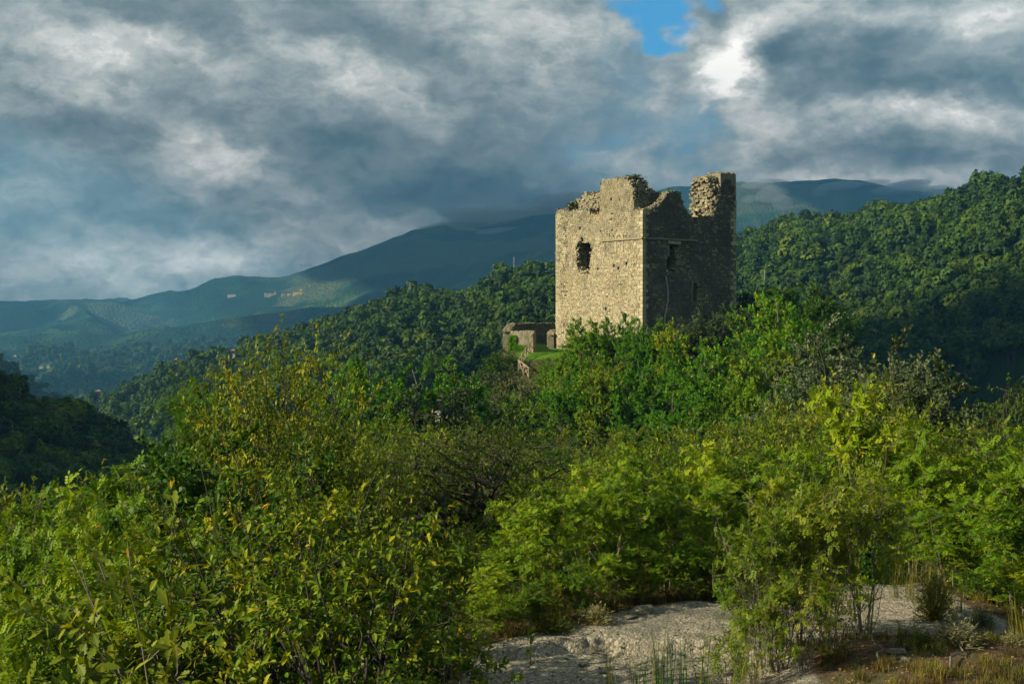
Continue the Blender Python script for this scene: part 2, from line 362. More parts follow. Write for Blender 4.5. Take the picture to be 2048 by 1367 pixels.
DD = np.concatenate([[0.4], np.geomspace(2.0, 150, 150), np.geomspace(152, 1600, 190), np.geomspace(1620, 14000, 190)])
A2, D2 = np.meshgrid(AZ, DD); X2 = D2 * np.sin(A2); Y2 = D2 * np.cos(A2); Z2 = ground_z(X2, Y2)
back = sstep(np.abs(A2), R(110), R(180))        # behind the camera: low rolling land joins both sides
Z2 = Z2 * (1 - back) + back * np.where(D2 < 150, Z2, np.minimum(Z2, -20))
PATCH = (-1.6, 8.2, 8.5, 19.5)
Z2 = np.where((X2 > PATCH[0] + .4) & (X2 < PATCH[1] - .4) & (Y2 > PATCH[2] + .4) & (Y2 < PATCH[3] - .4), Z2 - .35, Z2)
na, nd = len(AZ), len(DD)
idx = np.arange(nd * na).reshape(nd, na)
Fq = np.stack([idx[:-1], np.roll(idx, -1, 1)[:-1], np.roll(idx, -1, 1)[1:], idx[1:]], -1).reshape(-1, 4)
cen = len(X2.ravel())
V = np.stack([X2, Y2, Z2], -1).reshape(-1, 3)
m, b, bs = mat('ground_cover')
pos = b.new('ShaderNodeNewGeometry').outputs['Position']
dist = b.v('LENGTH', pos)
# forest / meadow colour on land too far for single trees; leaf litter and scrub close by
cell = b.voro(pos, 1 / 13.0); n1 = b.noise(pos, 1 / 420.0, 5, .6); n2 = b.noise(pos, 1 / 90.0, 5, .65)
forest = b.ramp(b.m('ADD', b.m('MULTIPLY', n1, .65), b.m('MULTIPLY', n2, .35)), [(.38, (.004, .022, .016)), (.50, (.010, .042, .022)), (.58, (.035, .085, .028)), (.68, (.11, .15, .05))])
forest = b.mix(1.0, forest, b.ramp(cell, [(0, 1.2), (.55, .85), (1, .65)]), 'MULTIPLY')
olive = b.ramp(b.noise(pos, 1 / 900.0, 6, .6), [(.50, 0.0), (.54, 1.0)])
forest = b.mix(b.m('MULTIPLY', olive, .75), forest, b.mix(b.ramp(b.voro(pos, 1 / 9.0), [(.25, 0.0), (.5, 1.0)]), (.06, .085, .045), (.10, .12, .06)))
litter = b.ramp(b.noise(pos, 2.5, 6, .7), [(.35, (.016, .020, .008)), (.55, (.045, .050, .016)), (.7, (.085, .080, .030))])
undertree = b.ramp(n2, [(.3, (.010, .022, .008)), (.7, (.026, .046, .014))])
c = b.mix(b.rng(dist, 160, 330, 0, 1), litter, undertree)
c = b.mix(b.rng(dist, 1500, 2100, 0, 1), c, forest)
gx, gy, gz = b.sep(pos)
turf = b.m('MULTIPLY', b.m('MULTIPLY', b.rng(b.v('DISTANCE', pos, (5.0, 149.5, -3.2)), 7.0, 8.6, 1, 0), b.rng(gx, .3, .9, 0, 1)), b.rng(b.noise(pos, .8, 3), .25, .4, 0, 1))
c = b.mix(b.rng(b.v('DISTANCE', pos, (7.0, 150.0, -4.5)), 9.0, 26.0, .0, 0), c, (.05, .09, .02))
c = b.mix(turf, c, b.ramp(b.noise(pos, 5, 4), [(.3, (.05, .10, .012)), (.5, (.07, .16, .008)), (.7, (.11, .21, .012))]))
# worn earth path beside the tower
pa = P(1040, 745, 139); pb = P(1094, 700, 149)
b.put(bs.inputs['Base Color'], c); bs.inputs['Roughness'].default_value = .95; bs.inputs['Specular IOR Level'].default_value = .1
bp = b.new('ShaderNodeBump'); bp.inputs['Strength'].default_value = 1.0; bp.inputs['Distance'].default_value = 8.0
hh = b.m('MULTIPLY', b.m('SUBTRACT', 1.0, cell), b.rng(dist, 1500, 2500, 0, 1)); b.put(bp.inputs['Height'], hh); b.l.new(bp.outputs[0], bs.inputs['Normal'])
M_ground = m
me = mesh_np('ground', V, Fq[:, ::-1], M_ground, smooth=True)
ground = link('ground', me, kind='structure', label='wooded hills and valley floor running back to the mountains')
# per-azimuth running horizon, to know what can be seen
vis_cols = in_az; PYg = None
def build_visible():
    D3 = np.geomspace(20, 12000, 700); A3, DG = np.meshgrid(vis_cols, D3)
    X = DG * np.sin(A3); Y = DG * np.cos(A3); Z = ground_z(X, Y)
    ppx, ppy = proj(X, Y, Z); run = np.minimum.accumulate(ppy, 0)
    return D3, run, ppy
VD, VRUN, VPY = build_visible()
def hidden_by_land(x, y, ztop, margin=6):
    d = np.hypot(x, y); a = np.arctan2(x, y)
    ia = np.clip(np.round(np.interp(a, vis_cols, np.arange(len(vis_cols)))).astype(int), 0, len(vis_cols) - 1)
    idd = np.clip(np.searchsorted(VD, d * .985) - 1, 0, len(VD) - 1)
    _, py = proj(x, y, ztop)
    return py > VRUN[idd, ia] + margin
def at_pixel(px, py, dmin, dmax):
    """point where the view ray through a photo pixel meets the land between two distances"""
    r = ray(px, py); ds = np.geomspace(dmin, dmax, 1500)
    X = r[0] * ds / r[1]; Y = ds; Z = r[2] * ds / r[1]; g = ground_z(X, Y)
    k = np.argmax(Z <= g) if (Z <= g).any() else int(np.argmin(Z - g))
    return np.array([X[k], Y[k], g[k]])

def ridge_d(px):
    d = 14.0
    for _ in range(30):
        X_ = (px - 1024) / F * d; d = .5 * d + .5 * float(np.interp(X_, [-.8, -.1, 1.2, 2.4, 3.4, 5, 5.8, 7], [13.0, 13.9, 15.3, 16.0, 16.6, 17.7, 16.0, 14]))
    return d
# ------------------------------------------------------------------ rock slab and dry ground in front
x0, x1, y0, y1 = PATCH; nx, ny = 330, 380
xs = np.linspace(x0, x1, nx); ys = np.linspace(y0, y1, ny); X, Y = np.meshgrid(xs, ys)
Z = near_h(X, Y)
edge = np.minimum.reduce([X - x0, x1 - X, Y - y0, y1 - Y]); 
ridge_line = np.interp(X, [-.8, -.1, 1.2, 2.4, 3.4, 5, 5.8, 7], [13.0, 13.9, 15.3, 16.0, 16.6, 17.7, 16.0, 14]) + .18 * fbm(X, Y, 9)
rock = sstep(X, -.75, -.1) * (1 - sstep(X - .3 * fbm(Y, X, 4), 5.0, 5.4)) * (1 - sstep(Y, ridge_line - .15, ridge_line + .35))
lobe = .5 * fbm(X / 1.4, Y / 1.4, 17, 3)
# earth and leaf litter lies over the rock at the right front
earth = sstep(X - .45 * (15.2 - Y) * -1 + .7 * fbm(X / 1.1, Y / 1.1, 23), 2.6, 3.4) * (1 - sstep(Y - (X - 3.2) * -.35, 15.3, 15.9))
earth = sstep(14.75 - Y + .5 * fbm(X / .7, Y / .7, 23) - .5 * (1 - sstep(X, 3.6, 4.6)), 0, .5) * sstep(X + .3 * fbm(Y, X, 29), 2.4, 3.1)
rockm = np.clip(rock - earth, 0, 1)
Z = Z + .03 * rock + rock * .13 * fbm(X / 1.9, Y / 1.1, 41, 4)
step = sstep(Y - 13.7 - .25 * np.sin(X * 1.7) - .3 * fbm(X / .6, Y / .6, 51), -.02, .06)      # ledge: rock breaks down towards the viewer
Z = Z - .12 * (1 - step) * rockm * (1 - sstep(X, 2.2, 2.8))
step2 = sstep(Y - 12.8 - .2 * np.sin(X * 2.3 + 1) - .3 * fbm(X / .5, Y / .5, 57), -.02, .05)
Z = Z - .05 * (1 - step2) * rockm * (1 - sstep(X, 1.8, 2.6))
Z = Z + rockm * (.018 * fbm(X / .16, Y / .16, 61, 3) + .03 * np.abs(fbm(X / .45, Y / .45, 67)))
Z = Z + (1 - rockm) * .03 * fbm(X / .3, Y / .3, 71, 3)
Z = Z - .05 * (1 - sstep(edge, 0, .25))
idx = np.arange(nx * ny).reshape(ny, nx)
Fq = np.stack([idx[:-1, :-1], idx[:-1, 1:], idx[1:, 1:], idx[1:, :-1]], -1).reshape(-1, 4)
m, b, bs = mat('conglomerate_rock')
tc = b.new('ShaderNodeTexCoord').outputs['Object']; rk = b.attr('rock')
peb = b.voro(tc, 42.0); pc = b.voro(tc, 42.0, out='Color'); peb2 = b.voro(tc, 90.0)
st = b.noise(tc, 1.1, 5, .6); st2 = b.noise(tc, 9, 4, .7)
rc = b.ramp(b.sep(pc)[0], [(0, (.17, .15, .10)), (.5, (.29, .26, .18)), (.9, (.38, .34, .25)), (1, (.48, .45, .37))])
rc = b.mix(1.0, rc, b.ramp(peb, [(0, 1.1), (.45, .85), (.75, .6)]), 'MULTIPLY')
rc = b.mix(b.rng(st, .50, .66, 0, .75), rc, (.085, .085, .07)); rc = b.mix(b.rng(st2, .6, .75, 0, .6), rc, (.33, .31, .24))
ec = b.ramp(b.noise(tc, 14, 6, .75), [(.3, (.025, .014, .006)), (.5, (.07, .036, .014)), (.62, (.12, .07, .03)), (.75, (.22, .15, .08))])
ec = b.mix(b.rng(b.noise(tc, 2.3, 4), .5, .6, 0, .6), ec, (.075, .075, .02))
b.put(bs.inputs['Base Color'], b.mix(b.rng(b.m('ADD', rk, b.m('MULTIPLY', b.m('SUBTRACT', st2, .5), .6)), .4, .55, 0, 1), ec, rc)); bs.inputs['Roughness'].default_value = .92
bp = b.new('ShaderNodeBump'); bp.inputs['Strength'].default_value = .9; bp.inputs['Distance'].default_value = .012
b.put(bp.inputs['Height'], b.m('SUBTRACT', b.m('MULTIPLY', b.m('SUBTRACT', 1.0, peb), 1.0), b.m('MULTIPLY', peb2, .4))); b.l.new(bp.outputs[0], bs.inputs['Normal'])
M_rock = m
me = mesh_np('rock_slab', np.stack([X, Y, Z], -1).reshape(-1, 3), Fq, M_rock, {'rock': ('POINT', rockm.ravel())}, smooth=True)
rock_ob = link('rock_slab', me, kind='structure', label='pale pebbly conglomerate slab with dry brown ground at its right')
def patch_z(x, y):
    fx = np.clip((np.asarray(x) - x0) / (x1 - x0) * (nx - 1), 0, nx - 1.001); fy = np.clip((np.asarray(y) - y0) / (y1 - y0) * (ny - 1), 0, ny - 1.001)
    ix = fx.astype(int); iy = fy.astype(int); u = fx - ix; v = fy - iy
    return (PZ[iy, ix] * (1 - u) + PZ[iy, ix + 1] * u) * (1 - v) + (PZ[iy + 1, ix] * (1 - u) + PZ[iy + 1, ix + 1] * u) * v
PZ, PR = Z, rockm
def patch_rock(x, y):
    ix = np.clip(((np.asarray(x) - x0) / (x1 - x0) * (nx - 1)).astype(int), 0, nx - 1); iy = np.clip(((np.asarray(y) - y0) / (y1 - y0) * (ny - 1)).astype(int), 0, ny - 1)
    return PR[iy, ix]
def gz(x, y):
    inside = (x > x0 + .1) and (x < x1 - .1) and (y > y0 + .1) and (y < y1 - .1)
    return float(patch_z(np.array([x]), np.array([y]))[0]) if inside else float(ground_z(np.array([x]), np.array([y]))[0])
# ------------------------------------------------------------------ the ruined tower
rs = np.random.default_rng(7)
def face_map(e):
    nrm = np.array([e[1], -e[0], 0.0])
    def f(px, py):
        r = ray(px, py); t = np.dot(TC, nrm) / np.dot(r, nrm); p = r * t
        return float(np.dot(p - TC, e)), float(p[2])
    return f
fR = face_map(E1); fL = face_map(E2)
def poly(f, pts): return np.array([f(*p) for p in pts])
def inside(pg, s, z):
    s = np.asarray(s, float); z = np.asarray(z, float); r = np.zeros(s.shape, bool); n = len(pg); j = n - 1
    for i in range(n):
        xi, zi = pg[i]; xj, zj = pg[j]
        c_ = ((zi > z) != (zj > z)) & (s < (xj - xi) * (z - zi) / (zj - zi + 1e-12) + xi); r ^= c_; j = i
    return r
m, b, bs = mat('weathered_sandstone')
tn = b.attr('tone'); tc = b.new('ShaderNodeTexCoord').outputs['Object']
base = b.ramp(tn, [(0, (.16, .14, .09)), (.25, (.27, .24, .15)), (.5, (.40, .35, .215)), (.8, (.48, .43, .28)), (.94, (.55, .50, .36)), (1, (.27, .15, .09))])
big = b.noise(tc, .22, 4, .6); med = b.noise(tc, 1.1, 5, .65); fine = b.noise(tc, 9, 4, .7)
zz = b.sep(tc)[2]
weather = b.m('ADD', b.m('MULTIPLY', b.rng(zz, 4, 18, 0, 1), .55), b.m('MULTIPLY', b.m('SUBTRACT', med, .5), 1.5))
base = b.mix(b.rng(weather, .25, .75, 0, .78), base, (.120, .118, .085))
base = b.mix(b.rng(b.noise(b.v('MULTIPLY', tc, (1, 1, .3)), .8, 5, .7), .52, .68, 0, .55), base, (.085, .083, .062))       # grey-green lichen towards the top
base = b.mix(b.rng(big, .52, .64, 0, .35), base, (.30, .235, .12))
base = b.mix(b.rng(b.noise(tc, .7, 3), .66, .74, 0, .7), base, (.09, .085, .03))
base = b.mix(1.0, base, b.ramp(fine, [(.3, .60), (.6, 1.08)]), 'MULTIPLY')
dk = b.attr('shade_grey')  # shade painted into the shaded face's stone colour; also greys the low wall
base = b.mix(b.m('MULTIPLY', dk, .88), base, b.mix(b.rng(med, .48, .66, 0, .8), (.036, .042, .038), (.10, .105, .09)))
b.put(bs.inputs['Base Color'], base); bs.inputs['Roughness'].default_value = .95; bs.inputs['Specular IOR Level'].default_value = .15
bp = b.new('ShaderNodeBump'); bp.inputs['Strength'].default_value = .7; bp.inputs['Distance'].default_value = .05; b.put(bp.inputs['Height'], b.noise(tc, 6, 5, .7)); b.l.new(bp.outputs[0], bs.inputs['Normal'])
M_stone = m
m, b, bs = mat('lime_mortar'); tc = b.new('ShaderNodeTexCoord').outputs['Object']
b.put(bs.inputs['Base Color'], b.ramp(b.noise(tc, 3, 5, .7), [(.3, (.11, .098, .065)), (.7, (.25, .22, .145))])); bs.inputs['Roughness'].default_value = .97
M_mortar = m
m, b, bs = mat('pale_mortar_fill'); b.put(bs.inputs['Base Color'], (.30, .30, .25)); bs.inputs['Roughness'].default_value = .95; M_fill = m

class Stones:
    def __init__(s): s.C = []; s.H = []; s.R = []; s.t = []; s.n = []; s.tap = []
    def add(s, c, h, R_, tone, shade_grey): s.C.append(c); s.H.append(h); s.R.append(R_); s.t.append(tone); s.n.append(shade_grey)
    def mesh(s, name, jit=.18):
        C = np.array(s.C); H = np.array(s.H); Rm = np.array(s.R); n = len(C)
        corner = np.array([[x, y, z] for x in (-1, 1) for y in (-1, 1) for z in (-1, 1)], float)
        L = corner[None] * H[:, None] * (1 + rs.uniform(-jit, jit * .3, (n, 8, 3)))
        V = np.einsum('nkj,njl->nkl', L, Rm) + C[:, None]
        Fq = (MB.BF[None] + np.arange(n)[:, None, None] * 8).reshape(-1, 4)
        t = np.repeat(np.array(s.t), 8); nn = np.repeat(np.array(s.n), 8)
        return mesh_np(name, V.reshape(-1, 3), Fq, M_stone, {'tone': ('POINT', t), 'shade_grey': ('POINT', nn)})
Zup = np.array([0., 0., 1.])
def tone(): 
    r = rs.random(); return float(np.clip(rs.normal(.48, .17), 0, .94)) if r > .012 else .98
def frame(e, nout, tilt=.0):
    Rm = np.stack([e, nout, Zup])
    if tilt:
        a = rs.uniform(-tilt, tilt, 3); Rx = np.array(Matrix.Rotation(a[0], 3, 'X') @ Matrix.Rotation(a[1], 3, 'Y') @ Matrix.Rotation(a[2], 3, 'Z')); Rm = Rx @ Rm
    return Rm
def lay_face(st, e, nout, org, pg, holes, s0, s1, z0, z1, shade_grey, course=.20, skip=None, quoin=True, lens=(.22, .58)):
    """coursed rubble facing, stone by stone; org = plan point of s=0 on the face"""
    z = z0
    while z < z1:
        h = rs.uniform(.72, 1.35) * course; s = s0 + rs.uniform(0, .15)
        while s < s1:
            w = rs.uniform(*lens); w = min(w, s1 - s)
            if w < .08: break
            cs, cz = s + w / 2, z + h / 2
            q = np.array([cs - w * .3, cs, cs + w * .3]); ok = inside(pg, q, np.full(3, cz)).all()
            if ok and holes:
                for hp in holes:
                    if inside(hp, q, np.full(3, cz)).any() or (len(hp) == 4 and cs + w / 2 > hp[:, 0].min() and cs - w / 2 < hp[:, 0].max() and cz + h / 2 > hp[:, 1].min() + .05 and cz - h / 2 < hp[:, 1].max() - .05): ok = False; break
            if ok and skip is not None and skip(cs, cz): ok = False
            if ok and rs.random() > .022:
                pr = rs.normal(0, .012) + (.0 if rs.random() > .06 else rs.uniform(-.05, .03))
                wob = .035 * math.sin(cs * 1.1 + z) 
                c = org + e * cs + nout * (pr - .07 + wob * .3) + Zup * (cz + .03 * math.sin(cs * .9 + z * .3))
                st.add(c, (w / 2 - .008, .10, h / 2 - .008), frame(e, nout, .03), tone(), shade_grey)
            s += w + .008
        z += h + .006
def core_cells(pg, holes, s0, s1, z0, z1, cell=.3):
    ns, nz = int((s1 - s0) / cell) + 1, int((z1 - z0) / cell) + 1
    S, Zc = np.meshgrid(s0 + (np.arange(ns) + .5) * cell, z0 + (np.arange(nz) + .5) * cell, indexing='ij')
    M = inside(pg, S, Zc)
    for hp in holes: M &= ~inside(hp, S, Zc)
    return M
def core_wall_(mb, e, nin, org, pg, holes, s0, s1, z0, z1, thick, cell, skin):
    M = core_cells(pg, holes, s0, s1, z0, z1, cell); ns, nz = M.shape
    for i in range(ns):
        k = 0
        while k < nz:
            if not M[i, k]: k += 1; continue
            k2 = k
            while k2 < nz and M[i, k2]: k2 += 1
            a, b_ = s0 + i * cell, s0 + (i + 1) * cell; za, zb = z0 + k * cell, z0 + k2 * cell
            mb.add(np.array([org + e * s + nin * t + Zup * z for s in (a, b_) for t in (skin, thick) for z in (za, zb)]), MB.BF, .5); k = k2
def core_wall(mb, st, e, nin, org, pg, holes, s0, s1, z0, z1, thick, shade_grey, cell=.3, rub=(.14, .34), skin=.0, rubble_sides=True, fine=None, big_holes=None):
    """mortared core as an extruded cell mask, rough stones on every broken edge"""
    if fine: core_wall_(mb, e, nin, org, pg, holes, s0, s1, z0, z1, .7, fine, skin)
    base_t = .7 if fine else skin
    M = core_cells(pg, holes if big_holes is None else big_holes, s0, s1, z0, z1, cell); ns, nz = M.shape
    def pt(s, z, t): return org + e * s + nin * t + Zup * z
    for i in range(ns):
        k = 0
        while k < nz:
            if not M[i, k]: k += 1; continue
            k2 = k
            while k2 < nz and M[i, k2]: k2 += 1
            a, b_ = s0 + i * cell, s0 + (i + 1) * cell; za, zb = z0 + k * cell, z0 + k2 * cell
            Vv = [pt(s, z, t) for s in (a, b_) for t in (base_t, thick) for z in (za, zb)]
            mb.add(np.array(Vv), MB.BF, .5); k = k2
    if not rubble_sides: return
    ntt = max(2, int(thick / .34))
    for i in range(ns):
        for k in range(nz):
            if not M[i, k]: continue
            cs, cz = s0 + (i + .5) * cell, z0 + (k + .5) * cell
            for (di, dk, off) in ((-1, 0, -e), (1, 0, e), (0, 1, Zup)):
                ii, kk = i + di, k + dk
                if 0 <= ii < ns and 0 <= kk < nz and M[ii, kk]: continue
                if ii < 0 or ii >= ns: continue
                for j in range(ntt):
                    for rep in range(2):
                        t = (j + rs.random()) / ntt * (thick - .1) + .05
                        c = pt(cs, cz, t) + off * (cell / 2 + rs.uniform(-.08, .10)) + e * rs.uniform(-.15, .15) * abs(dk) + Zup * rs.uniform(-.15, .15) * abs(di)
                        h = rs.uniform(*rub, 3) / 2 * np.array([1.15, 1.0, .62])
                        st.add(c, h, frame(e, -nin, .35), tone() * .9, shade_grey)
def quiet_edge(e, cs, s0, s1): return False

N_R = np.array([E1[1], -E1[0], 0.]); N_L = -E1          # outward normals: shaded face, sunlit face
# pixel outlines of the two faces (photo pixels), intersected with the real wall planes
R_end = fR(1472, 560)[0]; L_end = fL(1112, 560)[0]
ZB = -8.5
R_out = [fR(1285, 690), fR(1285, 420), fR(1303, 419), fR(1310, 415), fR(1318, 411), fR(1323, 402), fR(1329, 396), fR(1333, 388), fR(1340, 384), fR(1350, 383), fR(1358, 383), fR(1361, 388), fR(1363, 397), fR(1367, 410), fR(1373, 419), fR(1379, 428), fR(1384, 436), fR(1388, 442),
         fR(1407, 443), fR(1424, 441), fR(1427, 430), fR(1431, 420), fR(1433, 404), fR(1438, 388), fR(1441, 372), fR(1446, 363), fR(1455, 357), fR(1461, 361), fR(1467, 372), fR(1470, 384)]
R_pg = np.array([(-.01, ZB)] + [(max(s, 0), z) for s, z in R_out[1:]] + [(R_end, R_out[-1][1] - 1.5), (R_end, ZB)])
L_out = [fL(1285, 420), fL(1268, 419), fL(1267, 400), fL(1266, 380), fL(1261, 366), fL(1250, 358), fL(1236, 357), fL(1222, 358), fL(1210, 361), fL(1203, 365), fL(1201, 376), fL(1200.5, 392), fL(1200, 429), fL(1181, 429), fL(1180, 421), fL(1166, 421), fL(1150, 423), fL(1138, 422), fL(1125, 420), fL(1116, 421)]
L_pg = np.array([(-.01, ZB)] + [(max(s, 0), z) for s, z in L_out] + [(L_end, fL(1112, 424)[1]), (L_end, ZB)])
# rough inner leaf of the sunlit wall, standing higher behind the facing at the left
L_in = [fL(1200, 429), fL(1200, 386), fL(1188, 388), fL(1178, 388), fL(1172, 393), fL(1166, 392), fL(1160, 387), fL(1155, 392), fL(1149, 396), fL(1140, 402), fL(1130, 404), fL(1126, 412), fL(1120, 419)]
Lin_pg = np.array([(L_in[0][0], 9.6)] + L_in + [(L_in[-1][0], 9.6)])
def C1(x, y): return (980 + x / 3.335, 330 + y / 3.335)     # crop pixels -> photo pixels
win = poly(fL, [C1(*p) for p in [(612, 472), (600, 500), (582, 522), (571, 560), (578, 600), (574, 640), (580, 672), (592, 700), (600, 722), (668, 720), (667, 640), (672, 600), (680, 560), (672, 520), (628, 518), (626, 500), (622, 480)]])
holesL = [win]
def rect(f, x, y, w, h):
    a = f(x - w / 2, y + h / 2); c = f(x + w / 2, y - h / 2); s_, e_ = min(a[0], c[0]), max(a[0], c[0]); return np.array([(s_, a[1]), (e_, a[1]), (e_, c[1]), (s_, c[1])])
small = []
for (x, y) in [(507, 1058), (590, 1055), (715, 1058), (865, 232), (807, 228), (812, 325), (808, 362), (812, 435), (720, 690), (824, 668), (856, 684), (909, 660), (967, 660), (955, 415), (600, 420), (497, 700), (770, 955), (735, 440)]:
    small.append(rect(fL, *C1(x, y), 3.2, 5.0))
small.append(rect(fL, *C1(530, 1125), 7, 6)); small.append(rect(fL, *C1(903, 1020), 2.4, 19))
small.append(poly(fL, [(1181, 428), (1182, 417), (1187, 413), (1190, 403), (1195, 397), (1199.8, 392), (1199.8, 428)]))
dent = [rect(fL, *C1(x, 476 - (x - 800) * .03), 1.6, 3.2) for x in range(800, 985, 22)]
slitR = [poly(fR, [(1338, 510), (1339, 489), (1355, 489), (1354, 510), (1352, 530), (1350, 549), (1334, 549), (1333, 530), (1334, 512)]),
         poly(fR, [(1386, 604), (1386, 570), (1388, 565), (1391, 563.5), (1394, 565), (1395.5, 570), (1395, 604)]),
         rect(fR, 1317, 644, 3.4, 38), rect(fR, 1364, 667, 12, 7), rect(fR, 1310, 530, 9, 9), rect(fR, 1436, 453, 6, 4), rect(fR, 1429, 499, 3, 4), rect(fR, 1465, 440, 3, 26)]
tower = bpy.data.objects.new('ruined_tower', None); COL.objects.link(tower); tower.location = (TC[0], TC[1], -6.0)
tower['label'] = 'ruined square medieval stone tower with broken jagged top on the wooded knoll'; tower['category'] = 'tower'
torg = np.array(tower.location)
def tpart(name, me, **kw):
    me.transform(Matrix.Translation(-tower.location)); return link(name, me, tower, **kw)
O0 = TC.copy()
stF = Stones(); stS = Stones(); stR = Stones(); core = MB(); corei = MB()
string_z = lambda s: fL(1245, 478.5)[1]
lay_face(stF, E2, N_L, O0, L_pg, holesL + small + dent, .42, L_end, ZB, 16, 0.0, .175, lens=(.17, .46))
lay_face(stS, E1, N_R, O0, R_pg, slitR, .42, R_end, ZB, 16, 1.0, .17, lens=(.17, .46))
TK = 2.2
core_wall(core, stR, E2, E1, O0, L_pg, holesL + small + dent, 0.05, L_end, ZB, 16, TK, 0.0, .28, fine=.14, big_holes=holesL + small[-1:])
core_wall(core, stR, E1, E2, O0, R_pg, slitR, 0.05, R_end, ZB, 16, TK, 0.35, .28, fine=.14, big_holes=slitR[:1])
# rough inner leaf
core_wall(core, stR, E2, E1, O0 + E1 * .75, Lin_pg, [small[-1]], Lin_pg[:, 0].min(), Lin_pg[:, 0].max(), 9.6, 16, 1.9, 0.0, .28, (.16, .42))
def rubble_face(st, e, nout, org, pg, s0, s1, z0, z1, shade_grey, dens=11., size=(.14, .4), holes=()):
    n = int((s1 - s0) * (z1 - z0) * dens)
    S = rs.uniform(s0, s1, n); Zs = rs.uniform(z0, z1, n); ok = inside(pg, S, Zs)
    for h in holes: ok &= ~inside(h, S, Zs)
    for s_, z_ in zip(S[ok], Zs[ok]):
        h = rs.uniform(*size, 3) / 2 * np.array([1.15, 1, .6])
        st.add(org + e * s_ + nout * rs.uniform(-.12, .10) + Zup * z_, h, frame(e, nout, .35), tone() * .9, shade_grey)
rubble_face(stR, E2, N_L, O0 + E1 * .80, Lin_pg, Lin_pg[:, 0].min(), Lin_pg[:, 0].max(), 9.5, 15, 0.0, 16, holes=[small[-1]])
# back walls: far side parallel to the shaded face, and the side parallel to the sunlit one
Wb = L_end; Wd = R_end
zt = lambda py, d: zat(1300, py, d)
back_pts = [(0.0, zt(428, 152)), (1.5, zt(436, 152)), (3, zt(430, 152)), (5.2, zt(440, 152)), (7.5, zt(446, 154)), (Wd - 1.2, zt(446, 158)), (Wd, zt(440, 160))]
Bpg = np.array([(0, ZB)] + back_pts + [(Wd, ZB)])
core_wall(corei, stR, E1, E2, O0 + E2 * (Wb - 2.0), Bpg, [], 0, Wd, ZB, 16, 2.0, .3, .4, skin=0)
# cross wall close behind the near corner whose broken top shows above the shaded face
cross_pts = [(1.7, zt(418, 145)), (1.8, zt(392, 145)), (2.0, zt(372, 145)), (3.0, zt(371, 145)), (3.8, zt(374, 145)), (4.6, zt(373, 145)), (5.6, zt(376, 145)), (6.3, zt(379, 145)), (6.8, zt(386, 145)), (7.0, zt(400, 145)), (7.2, zt(420, 145))]
Xpg = np.array([(1.7, 4.0)] + cross_pts + [(7.2, 4.0)])
core_wall(corei, stR, E1, E2, O0 + E2 * 5.2, Xpg, [], 1.5, 7.3, 4.0, 16, 1.3, .4, .28, (.16, .42), skin=0)
rubble_face(stR, E1, N_R, O0 + E2 * 5.2, Xpg, 1.6, 7.2, 8, 16, .55, 14)
# broken slope of the shaded wall's top between the facing and the cross wall
slope_pts = [(.3, fR(1288, 421)[1]), (1.6, fR(1306, 417)[1]), (2.6, fR(1322, 404)[1]), (3.6, fR(1334, 388)[1]), (5.0, fR(1352, 383)[1]), (5.4, fR(1358, 390)[1]), (5.6, 5)]
Spg = np.array([(.3, 5.)] + slope_pts)
core_wall(corei, stR, E1, E2, O0 + E2 * 2.2, Spg, [], .3, 5.6, 5.0, 16, 3.0, .1, .28, (.16, .42), skin=0)
# side wall parallel to the sunlit face at the far right
Rt = [(0, zt(357, 150)), (1.3, zt(356, 150)), (2.6, zt(360, 151)), (3.0, zt(372, 151)), (3.3, zt(395, 151)), (3.7, zt(440, 152)), (6, zt(446, 154)), (Wb, zt(446, 158))]
Tpg = np.array([(0, ZB)] + Rt + [(Wb, ZB)])
core_wall(corei, stR, E2, -E1, O0 + E1 * (Wd - .02), Tpg, [], 0.02, Wb, ZB, 16, 2.2, .35, .4, skin=0.0)
# the ragged sunlit break of the tall corner piece
brk = [(0.15, zt(443, 149)), (.15, zt(425, 149)), (.2, zt(400, 149)), (.5, zt(375, 149)), (.9, zt(359, 150)), (3.0, zt(360, 150)), (3.2, zt(380, 150)), (3.35, zt(410, 150)), (3.5, zt(446, 150))]
Kpg = np.array(brk)
sK = fR(1430, 420)[0]
for layer, back_, dn in ((0.0, 0.0, 14), (.5, .45, 10)):
    rubble_face(stR, E2, -E1, O0 + E1 * (sK + back_ - .1), Kpg, .15, 3.6, zt(447, 149), zt(355, 149), 0.0, dn, (.18, .55))
cp = Kpg.copy()
core_wall(corei, stR, E2, E1, O0 + E1 * (sK + .15), np.array([(0.1, 6.)] + brk + [(3.5, 6.)]), [], .1, 3.6, 6.0, 16, max(.6, Wd - sK - .2), 0.0, .28, (.18, .5), skin=0)
corei.box((.5, .5, fL(1180, 462)[1]), (Wd - .5, Wb - .5, fL(1180, 462)[1] + .6), M=np.block([[np.stack([E1, E2, Zup]).T, O0[:, None]], [np.zeros((1, 3)), np.ones((1, 1))]]))   # unseen slab added over the lower storey to keep the window dark
tpart('wall_core', core.mesh('wall_core', M_mortar)); tpart('inner_wall', corei.mesh('inner_wall', M_mortar), label='dark inner walls seen through the broken top')
tpart('facing_stones', stF.mesh('facing_stones'), kind='stuff', label='sunlit coursed stone facing')
tpart('facing_stones', stS.mesh('facing_stones'), kind='stuff', label='shaded dark coursed stone facing')
tpart('rubble', stR.mesh('rubble', .3), kind='stuff', label='broken rubble along the ruined top')
